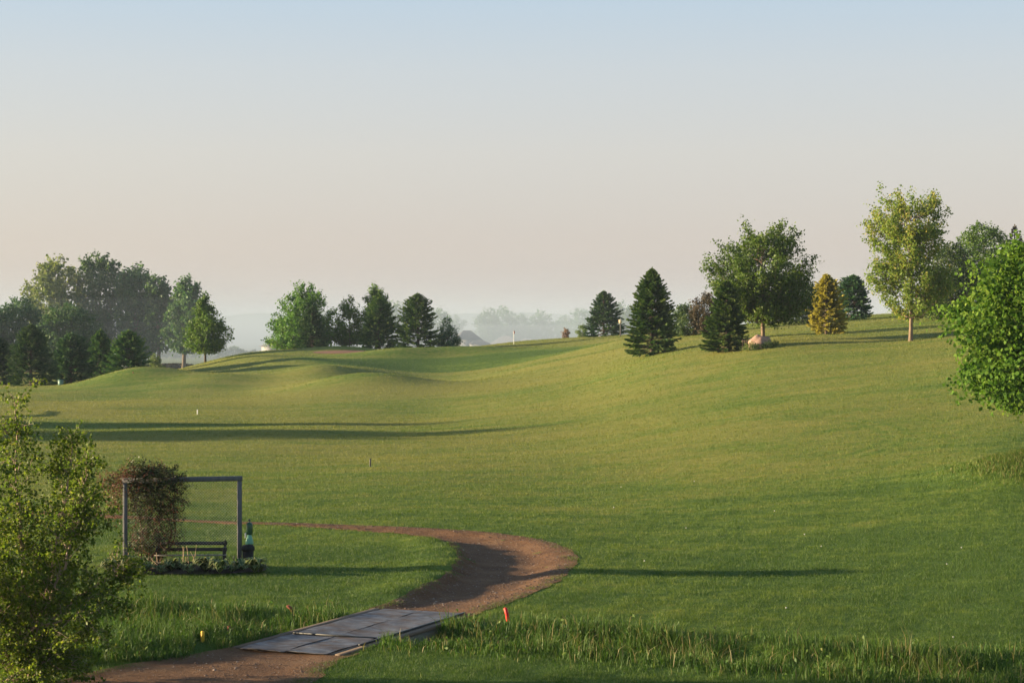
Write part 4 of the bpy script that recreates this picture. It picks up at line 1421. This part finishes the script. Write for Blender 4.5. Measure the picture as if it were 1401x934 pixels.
def build_bed():
    rng = np.random.default_rng(61)

    def hosta(label, loc, seed):
        r = np.random.default_rng(seed)
        root = thing('hosta_plant', label, 'plant', loc, 0, 'variegated hostas along the bed edge')
        g, e = MB(), MB()
        for k in range(30):
            a = r.uniform(0, 2 * pi)
            L = r.uniform(.20, .36)
            rise = r.uniform(.10, .26)
            W = r.uniform(.055, .085)
            t = np.linspace(0, 1, 6)
            c = np.stack([np.cos(a) * L * t, np.sin(a) * L * t, rise * np.sin(t * pi * .78) * 1.25 + .02], -1)
            sd = np.array([-sin(a), cos(a), 0]) * W
            wd = np.array([.18, .75, 1., .95, .6, .05])[:, None]
            for s in (-1, 1):
                a0, a1, a2 = c, c + sd * s * wd * .66 + np.array([0, 0, .012]), c + sd * s * wd + np.array([0, 0, .010])
                m = np.arange(5)[:, None]
                f = m + np.array([[0, 6, 7, 1]])
                g.add(np.concatenate([a0, a1]), f, r.uniform(.2, .8))
                e.add(np.concatenate([a1, a2]), f, r.uniform(.1, .8))
        g.build('leaves', MAT['hosta'], root)
        e.build('leaf_edges', MAT['hosta_pale'], root)
        return root
    us = [150, 163, 178, 191, 205, 218, 232, 246, 260, 274, 288, 301, 315, 330, 345, 355]
    what = ['half hidden by the birch at the left end of the bed', 'just left of the left trellis post', 'right under the left trellis post', 'between the left post and the vine foot',
            'in front of the vine foot', 'in front of the left bench end', 'pale edged below the bench left half', 'left of the tall dry stalks', 'below the tall dry stalks', 'right of the tall dry stalks',
            'below the bench right half', 'in front of the right bench arm', 'left of the right trellis post', 'under the right trellis post', 'in front of the black bin', 'at the right end of the bed past the bin']
    protos = [hosta('', (0, 0, 0), 300 + k) for k in range(3)]
    for k, u in enumerate(us):
        o = protos[k] if k < 3 else copy_tree(protos[k % 3])
        y = 51.95 + .30 * sin(k * 2.1) + (.1 if k > 12 else 0)
        x = xs(u, y) + rng.normal(0, .04)
        o.location = (x, y, tz(x, y))
        o.rotation_euler[2] = k * 1.9
        s = [1.1, .72, 1.25, .85, 1.0, .62, 1.15][k % 7]
        o.scale = (s, s, s * [1., .8, 1.1][k % 3])
        tag(o, 'striped leaf hosta ' + what[k], 'plant', 'variegated hostas along the bed edge')
    # soil
    mb = MB()
    a = np.linspace(0, 2 * pi, 48, endpoint=False)
    bx, by = -8.35 + 2.05 * np.cos(a), 52.45 + .95 * np.sin(a)
    ring = np.stack([bx, by, terrain(bx, by) + .03], -1)
    ring2 = np.stack([-8.35 + 1.0 * np.cos(a), 52.45 + .5 * np.sin(a), terrain(-8.35 + 1. * np.cos(a), 52.45 + .5 * np.sin(a)) + .07], -1)
    k = np.arange(48)
    mb.add(np.concatenate([ring, ring2]), np.stack([k, (k + 1) % 48, 48 + (k + 1) % 48, 48 + k], -1))
    mb.add(np.concatenate([ring2, [[-8.35, 52.45, tz(-8.35, 52.45) + .08]]]), np.stack([k, (k + 1) % 48, np.full(48, 48)], -1))
    kind(mb.build('soil', plain_mat('dark_mulch', (.030, .022, .016), (.075, .055, .040), 12, .95, bump=.9), smooth=True), 'structure')
    # dry flower stalks standing in the bed
    def clump(label, u, y, n, h, spread, seed):
        r = np.random.default_rng(seed)
        x = xs(u, y)
        z0 = tz(x, y)
        root = thing('dry_stalks', label, 'dry plant', (x, y, z0), 0, 'dry stalk clumps in the flower bed')
        for k in range(n):
            mb = MB()
            px, py = r.normal(0, spread), r.normal(0, .12)
            hh = h * r.uniform(.55, 1.1)
            q = np.array([(px, py, 0), (px + r.normal(0, .03), py, hh * .5), (px + r.normal(0, .07), py, hh)])
            q[:, 2] += tz(x + px, y + py) - z0
            mb.tube(q, [.010, .009, .006], 4)
            mb.build('stalk', MAT['stalk'], root)
    clump('tall pale dry stalks standing in front of the bench', 263, 52.3, 9, .62, .16, 401)
    clump('pale dry stalks right beside the vine stem', 214, 52.4, 5, .5, .10, 402)
    clump('short dry stalks left of the left trellis post', 156, 52.7, 9, .45, .15, 403)
    clump('thin dry stalks right of the left trellis post', 181, 52.8, 7, .45, .16, 404)
    clump('few dry stalks between the bench and the right post', 318, 52.9, 6, .35, .10, 405)
    broadleaf('shrub', 'small leafy green plant in front of the bench seat', 'plant', (xs(292, 52.3), 52.3, tz(xs(292, 52.3), 52.3)), .42, [(.0, .12), (.6, .2), (1., .08)], .008, .05, MAT['shrub'], MAT['vine_stem'], 410, 40, 9, .05, .1, .6, limbs=4)


# ------------------------------------------------------------------ bridge and small things
def build_bridge():
    ang = math.atan2(-BD[0], BD[1])
    zt = .06
    root = thing('cart_bridge', 'low timber cart bridge covered with two grey mats over the ditch', 'bridge', (BC[0], BC[1], zt), ang)
    rng = np.random.default_rng(12)
    # y along the bridge
    mb = MB()
    n = 26
    for k in range(n):
        y = -BL / 2 + (k + .5) * BL / n
        mb.box((rng.normal(0, .01), y, -.075), (BW + .10, BL / n - .012, .05), tint=rng.uniform(), bev=.004)
    mb.build('deck', MAT['timber'], root)

    def mat(y0, y1, x0, x1, seed):
        m = MB()
        r = np.random.default_rng(seed)
        ny, nx = 26, 16
        Y, X = np.meshgrid(np.linspace(y0, y1, ny), np.linspace(x0, x1, nx), indexing='ij')
        Z = -.028 + wave_noise(X, Y, 0 * X, 1.2, seed) * .010 + .012 * np.sin(Y * 6 + X) * np.exp(-((Y - y1) / .6) ** 2)
        Xj = X + .02 * wave_noise(X, Y, 0 * X, 1.5, seed + 2)
        top = np.stack([Xj, Y, np.maximum(Z, -.04)], -1).reshape(-1, 3)
        bot = top - np.array([0, 0, .010])
        i, j = np.meshgrid(np.arange(ny - 1), np.arange(nx - 1), indexing='ij')
        f = np.stack([i * nx + j, i * nx + j + 1, (i + 1) * nx + j + 1, (i + 1) * nx + j], -1).reshape(-1, 4)
        m.add(top, f)
        edge = np.r_[np.arange(nx), np.arange(1, ny) * nx + nx - 1, (ny - 1) * nx + np.arange(nx - 2, -1, -1), np.arange(ny - 2, 0, -1) * nx]
        e2 = np.roll(edge, -1)
        N = len(top)
        m.add(np.concatenate([top, bot]), np.stack([edge, N + edge, N + e2, e2], -1))
        return m.build('deck_mat', MAT['mat'], root)
    ym = -BL / 2 + 1.9
    mat(-BL / 2 - .15, ym - .02, -BW / 2 + .02, -.012, 31)
    mat(-BL / 2 - .12, ym - .02, .012, BW / 2 - .10, 35)
    mat(ym + .02, BL / 2 + .1, -BW / 2 + .02, -.012, 39)
    mat(ym + .02, BL / 2 + .08, .012, BW / 2 - .02, 43)
    # battens along the joints of the mats
    for (x, y, sx, sy) in ((BW / 2 + .03, .5, .055, BL - 1.0), (0, ym, BW - .1, .035)):
        m = MB()
        m.box((x, y, -.012), (sx, sy, .035), bev=.006)
        m.build('batten', MAT['black'], root)
    for sx in (-1, 1):
        m = MB()
        m.box((sx * (BW / 2 + .13), 0, -.07), (.17, BL + .1, .07), bev=.008)
        m.build('edge_plank', MAT['timber'], root)
        m = MB()
        m.box((sx * (BW / 2 + .10), .2, -.235), (.10, BL - .2, .25), bev=.01)
        m.build('beam', MAT['timber_grey'], root)
    m = MB()
    m.box((0, 0, -.235), (.12, BL - .2, .25), bev=.01)
    m.build('beam', MAT['timber_grey'], root)
    for sy in (-1, 1):
        m = MB()
        m.box((0, sy * (BL / 2 - .35), -.55), (BW + .5, .22, .36), bev=.015)
        m.build('sill_log', MAT['timber'], root)


def stake(name, label, cat, u, v0, v1, D, w, mat, lean=(0, 0), group=None, flat=False):
    x, y, z = put(u, D)
    root = MB()
    zt = CAMZ - (v1 - HOR) * D / F - z
    zt = max(zt, .15)
    p = np.array([(0, 0, -.1), (lean[0] * .5, lean[1] * .5, zt * .5), (lean[0], lean[1], zt - .01), (lean[0], lean[1], zt)])
    root.tube(p, [w / 2, w / 2, w / 2, w * .3], 8)
    o = root.build(name, mat, None, True)
    o.location = (x, y, z)
    tag(o, label, cat, group)
    return o


def build_small():
    stake('marker_stake', 'yellow painted stake in the weeds left of the bridge', 'stake', 277, 878, 863, 40.6, .075, MAT['yellow'])
    stake('marker_stake', 'bright red leaning stake in the grass right of the bridge', 'stake', 696, 851, 831, 43.2, .08, MAT['red'], (-.07, 0))
    stake('marker_stake', 'dark red fallen stake leaning in the weeds behind the bridge', 'stake', 403, 844, 836, 45.0, .08, MAT['rust'], (-.16, 0))
    stake('marker_stake', 'short rusty post in the weeds between yellow stake and bridge', 'stake', 313, 868, 856, 41.4, .07, MAT['rust'])
    stake('marker_stake', 'thin dark post alone on the middle fairway', 'stake', 506.5, 641, 627, 91.5, .07, MAT['black'])
    stake('marker_stake', 'thin white stake on the left fairway beyond the long shadows', 'stake', 270, 571, 560, 147, .07, MAT['white'])
    stake('marker_stake', 'small brown post near the left spruces', 'stake', 182, 534, 525, 208, .09, MAT['rust'])
    # flagstick on the green
    x, y, z = put(703, 286)
    root = thing('flagstick', 'white flagstick on the far green with its flag hanging limp', 'flagstick', (x, y, z))
    h = CAMZ - (452 - HOR) * 286 / F - z
    mb = MB()
    mb.tube([(0, 0, -.1), (0, 0, h)], .032, 8)
    mb.build('pole', MAT['white'], root)
    mb = MB()
    mb.tube([(.02, -.05, h - .02), (.07, -.06, h - .25), (.05, -.05, h - .48)], [.05, .09, .05], 7)
    mb.build('flag', MAT['rust'], root)
    # lamp post
    x, y, z = put(849, 262)
    root = thing('lamp_post', 'dark garden post with a cream box head left of the large spruce', 'lamp post', (x, y, z))
    h = CAMZ - (438 - HOR) * 262 / F - z
    mb = MB()
    mb.tube([(0, 0, -.2), (0, 0, h - .38)], .085, 8)
    mb.build('pole', MAT['black'], root)
    mb = MB()
    mb.box((0, 0, h - .2), (.42, .42, .36), bev=.04)
    mb.build('head', MAT['lantern'], root)
    mb = MB()
    mb.lathe([(.34, h - .03), (.30, h + .0), (.05, h + .12), (0, h + .12)], n=4)
    mb.build('cap', MAT['lantern'], root)
    # utility box
    x, y, z = put(83, 217)
    mb = MB()
    mb.box((0, 0, .22), (.5, .35, .55), bev=.03)
    mb.box((0, 0, .52), (.56, .41, .06), bev=.015)
    o = mb.build('utility_box', MAT['util'])
    o.location = (x, y, z)
    tag(o, 'small green utility box on the grass before the spruce row', 'utility box')
    # boulder with plants
    rng = np.random.default_rng(33)
    x, y, z = put(1041, 153)
    mb = MB()
    nu, nv = 28, 16
    U, V = np.meshgrid(np.linspace(0, 2 * pi, nu, endpoint=False), np.linspace(-.35, 1, nv) * pi / 2, indexing='ij')
    dx, dy, dz = np.cos(U) * np.cos(V), np.sin(U) * np.cos(V), np.sin(V)
    r = 1 + .09 * wave_noise(dx * 2, dy * 2, dz * 2, 2.2, 34) + .05 * wave_noise(dx * 2, dy * 2, dz * 2, .9, 35)
    # flattened left face and a notch on the right as on the stone
    P = np.stack([dx * r * .92, dy * r * .6, dz * r * .98 * (1 + .12 * dx * -1)], -1)
    i, j = np.meshgrid(np.arange(nu), np.arange(nv - 1), indexing='ij')
    i2 = (i + 1) % nu
    mb.add(P.reshape(-1, 3), np.stack([i * nv + j, i2 * nv + j, i2 * nv + j + 1, i * nv + j + 1], -1).reshape(-1, 4))
    o = mb.build('boulder', MAT['boulder'], None, True)
    o.location = (x, y, z)
    tag(o, 'pink granite boulder at the foot of the broad maple', 'boulder')
    for k, (u, D, hh, rr, mt, lab) in enumerate([(1025, 152.3, .55, .42, 'shrub_light', 'grey green low plant left of the pink boulder'), (1034, 151.9, .4, .35, 'shrub', 'dark low plant in front of the pink boulder'),
                                               (1049, 152.0, .45, .42, 'shrub', 'dark leafy plant at the right foot of the boulder'), (1057, 152.6, .5, .34, 'shrub_light', 'thin pale plant right of the pink boulder')]):
        broadleaf('low_plant', lab, 'plant', put(u, D), hh, [(.0, rr), (.5, rr), (1., rr * .4)], .01, .04, MAT[mt], MAT['vine_stem'], 420 + k, 60, 10, .09, .18, .5, limbs=4)
    root = thing('picket_edging', 'short brown picket edging left of the pink boulder', 'edging', put(1026, 153.3))
    for k in range(7):
        mb = MB()
        mb.box((-.55 + k * .17, .02 * (k % 2), .35), (.06, .025, .9), bev=.005)
        mb.build('picket', MAT['timber'], root)
    mb = MB()
    mb.box((-.05, .03, .62), (1.15, .03, .05))
    mb.build('rail', MAT['timber'], root)
    # bunkers
    for nm, u, D, rx, ry in (('bunker', 466, 246.6, 3.0, 1.7),):
        n, m = 40, 8
        a = np.linspace(0, 2 * pi, n, endpoint=False)
        cx = xs(u, D)
        mb = MB()
        pts = []
        for k in range(m + 1):
            q = k / m
            rr = q * (1 + .16 * np.sin(2 * a + 1) + .08 * np.sin(3 * a))
            px, py = cx + rx * rr * np.cos(a), D + ry * rr * np.sin(a)
            pts.append(np.stack([px, py, terrain(px, py) + .02 + .05 * (1 - q)], -1))
        pts = np.concatenate(pts)
        i, j = np.meshgrid(np.arange(m), np.arange(n), indexing='ij')
        j2 = (j + 1) % n
        mb.add(pts, np.stack([i * n + j, (i + 1) * n + j, (i + 1) * n + j2, i * n + j2], -1).reshape(-1, 4))
        kind(mb.build('sand', MAT['sand'], smooth=True), 'structure')
    # balls lying on the lawn
    G = 'white balls scattered on the lawn'
    first = None
    for (u, v, D) in [(950, 658, 78), (939, 706, 63), (1101, 711, 60), (1124, 730, 57), (882, 762, 54.5), (1060, 690, 66), (1316, 720, 55), (1305, 873, 40.6), (1296, 752, 52), (1076, 833, 45), (850, 667, 78), (840, 693, 70)]:
        if first is None:
            mb = MB()
            mb.lathe([(.0, -.0215), (.012, -.018), (.020, -.007), (.020, .007), (.012, .018), (0, .0215)], n=10)
            o = first = mb.build('golf_ball', plain_mat('worn_ball', (.36, .35, .32), (.45, .44, .40), 30, .6), None, True)
        else:
            o = first.copy()
            COL.objects.link(o)
        x, y, z = put(u, D)
        o.location = (x, y, z + .025)
        tag(o, 'small white ball lying in the mown lawn', 'golf ball', G)


def house(name, label, u, D, W, dep, hw, hr, wall, roof, rz=0.0, hip=False, wins=2):
    x, y, z = put(u, D)
    root = thing(name, label, 'house', (x, y, z), rz)
    mb = MB()
    mb.box((0, 0, hw / 2 - .3), (W, dep, hw + .6))
    mb.build('wall', wall, root)
    mb = MB()
    o = .5
    e = [(-W / 2 - o, -dep / 2 - o, hw), (W / 2 + o, -dep / 2 - o, hw), (W / 2 + o, dep / 2 + o, hw), (-W / 2 - o, dep / 2 + o, hw)]
    k = W * .28 if hip else W / 2 + o
    k = W / 2 + o - (W * .42 if hip else 0)
    v = e + [(-k, 0, hw + hr), (k, 0, hw + hr)]
    mb.add(v, [(0, 1, 5, 4), (2, 3, 4, 5)])
    mb.add(v, [(1, 2, 5), (3, 0, 4)])
    mb.add([(a, b, c + .02) for a, b, c in e], [(3, 2, 1, 0)])
    mb.build('roof', roof, root)
    for q in range(wins):
        mb = MB()
        mb.box((-W / 2 + (q + 1) * W / (wins + 1), -dep / 2 - .02, hw * .55), (1.1, .08, 1.3))
        mb.build('window', MAT['glass'], root)


def build_far():
    house('farm_house', 'hazy house with a dark hipped roof below the valley trees', 639, 560, 6.4, 7., 5.4, 2.6, MAT['siding'], MAT['roof'], .2, True)
    house('garage', 'low hazy wing beside the dark hipped roof', 655, 556, 5.0, 6., 4.2, 1.2, MAT['siding'], MAT['roof'], .2, True, 1)
    house('pale_house', 'faint pale roofed house in the mist left of the flagstick', 692, 720, 10., 8., 4.0, 3.0, MAT['siding'], MAT['roof_pale'], -.2, True)
    house('pale_house', 'faint pale roofed house in the mist right of the flagstick', 722, 740, 9., 8., 3.4, 2.6, MAT['siding'], MAT['roof_pale'], .15, True)
    house('white_barn', 'small white barn half hidden by the wide pale maple', 375, 430, 3.4, 4., 4.1, .6, MAT['siding'], MAT['roof_pale'], -.7, False, 1)
    # distant ridge that closes the valley
    mb = MB()
    a = np.linspace(-radians(35), radians(35), 260)
    rows = []
    for D, k in ((1900, 0.), (1960, .55), (2040, 1.), (2150, 1.0), (2300, 0.)):
        x, y = D * np.tan(a), np.full(a.shape, float(D))
        h = 24 + 5 * wave_noise(x, 0 * x, 0 * x, 900, 71) + 2.0 * wave_noise(x, 0 * x, 0 * x, 120, 72) + 1.0 * wave_noise(x, 0 * x, 0 * x, 40, 73)
        rows.append(np.stack([x, y, terrain(x, y) - 1.5 * (k == 0) + h * k], -1))
    n = len(a)
    V = np.concatenate(rows)
    i, j = np.meshgrid(np.arange(4), np.arange(n - 1), indexing='ij')
    mb.add(V, np.stack([i * n + j, i * n + j + 1, (i + 1) * n + j + 1, (i + 1) * n + j], -1).reshape(-1, 4))
    kind(mb.build('hills', plain_mat('wooded_ridge', (.04, .07, .025), (.08, .12, .04), .02, .95), smooth=True), 'structure')


HAZE_DENS = .00010
HAZE_COL = (.60, .74, .95)
MIST_DENS = .00058
MIST_COL = (.44, .52, .64)


def build_haze():
    mb = MB()
    top, bot = 34., -13.
    mb.box((0, 0, (top + bot) / 2), (5600, 5600, top - bot))
    m, nt, N, L, out = new_mat('morning_haze')
    v = N.new('ShaderNodeVolumePrincipled')
    v.inputs['Color'].default_value = (*HAZE_COL, 1)
    v.inputs['Density'].default_value = HAZE_DENS
    v.inputs['Anisotropy'].default_value = .0
    L.new(v.outputs[0], out.inputs['Volume'])
    o = mb.build('haze', m)
    kind(o, 'stuff')
    # the bank of mist lying in the valley behind the course, thinning out upwards
    m, nt, N, L, out = new_mat('valley_mist')
    v = N.new('ShaderNodeVolumePrincipled')
    v.inputs['Color'].default_value = (*MIST_COL, 1)
    v.inputs['Density'].default_value = MIST_DENS
    L.new(v.outputs[0], out.inputs['Volume'])
    for k, tp in enumerate((7.5, 11.5, 16.5, 23.)):
        mb = MB()
        y0 = 322 + 9 * k
        mb.box((0, (y0 + 2450) / 2, (tp - 10.) / 2), (4400 - 20 * k, 2450 - y0, tp + 10.))
        kind(mb.build('mist', m), 'stuff')


# ------------------------------------------------------------------ light, sky, camera
def build_light():
    w = bpy.data.worlds.new('World')
    SC.world = w
    w.use_nodes = True
    nt = w.node_tree
    nt.nodes.clear()
    out = nt.nodes.new('ShaderNodeOutputWorld')
    bg = nt.nodes.new('ShaderNodeBackground')
    sky = nt.nodes.new('ShaderNodeTexSky')
    sky.sky_type = 'NISHITA'
    sky.sun_disc = False
    sky.sun_elevation = SUN_EL
    sky.sun_rotation = math.atan2(SUN_DIR[0], SUN_DIR[1])
    sky.altitude = 300
    sky.air_density = 1.0
    sky.dust_density = 1.5
    sky.ozone_density = 1.5
    bg.inputs['Strength'].default_value = .10
    # dusty morning air: the clear-sky model is blended with a milky layer, pinkish near the horizon and warmer towards the sun
    geo = nt.nodes.new('ShaderNodeTexCoord').outputs['Generated']
    sx = N_sep(nt, geo)
    K = 2.8
    st = [(.0, (.56, .49, .49)), (.04, (.635, .56, .54)), (.085, (.675, .635, .615)), (.125, (.63, .655, .69)), (.175, (.50, .64, .78)), (.32, (.32, .46, .64)), (1., (.17, .28, .44))]  # stops overhead, out of view, brightened as bluish fill for the shadows
    milky = ramp(nt, math_n(nt, 'MAXIMUM', sx[2], 0.0), [(p, tuple(K * q for q in c)) for p, c in st])
    warm = math_n(nt, 'MULTIPLY', math_n(nt, 'SUBTRACT', -.0, sx[0]), .55, True)
    low = math_n(nt, 'MULTIPLY', math_n(nt, 'SUBTRACT', .2, math_n(nt, 'ABSOLUTE', sx[2])), 5.0, True)
    milky = mix(nt, math_n(nt, 'MULTIPLY', warm, low), milky, (K * .84, K * .70, K * .53))
    sk = mix(nt, .86, sky.outputs[0], milky)
    nt.links.new(sk, bg.inputs[0])
    nt.links.new(bg.outputs[0], out.inputs[0])
    l = bpy.data.lights.new('Sun', 'SUN')
    l.energy = 5.0
    l.angle = radians(.55)
    l.color = (1.0, .79, .50)
    o = bpy.data.objects.new('Sun', l)
    COL.objects.link(o)
    from mathutils import Vector
    o.rotation_euler = Vector(SUN_DIR).to_track_quat('Z', 'Y').to_euler()
    o.location = (-60, 10, 40)
    SC.view_settings.view_transform = 'Standard'
    SC.view_settings.look = 'None'
    SC.view_settings.exposure = 1.78
    SC.view_settings.gamma = 1.0
    SC.view_settings.use_curve_mapping = False
    cam = bpy.data.cameras.new('Camera')
    cam.sensor_width = 36
    cam.lens = 36 * F / 1401
    cam.clip_end = 8000
    c = bpy.data.objects.new('Camera', cam)
    COL.objects.link(c)
    c.location = (0, 0, CAMZ)
    c.rotation_euler = (pi / 2 - math.atan((467 - HOR) / F), 0, 0)
    SC.camera = c
    cy = SC.cycles
    cy.max_bounces = 6
    cy.diffuse_bounces = 3
    cy.glossy_bounces = 2
    cy.transmission_bounces = 3
    cy.volume_bounces = 1
    cy.transparent_max_bounces = 6
    cy.use_denoising = True
    cy.caustics_reflective = False
    cy.caustics_refractive = False


build_ground()
build_path()
build_gravel()
build_lawn()
build_tall_grass()
build_trees()
build_birch()
build_trellis()
build_vine()
build_bench()
build_bin_and_washer()
build_bed()
build_bridge()
build_small()
build_far()
build_haze()
build_light()
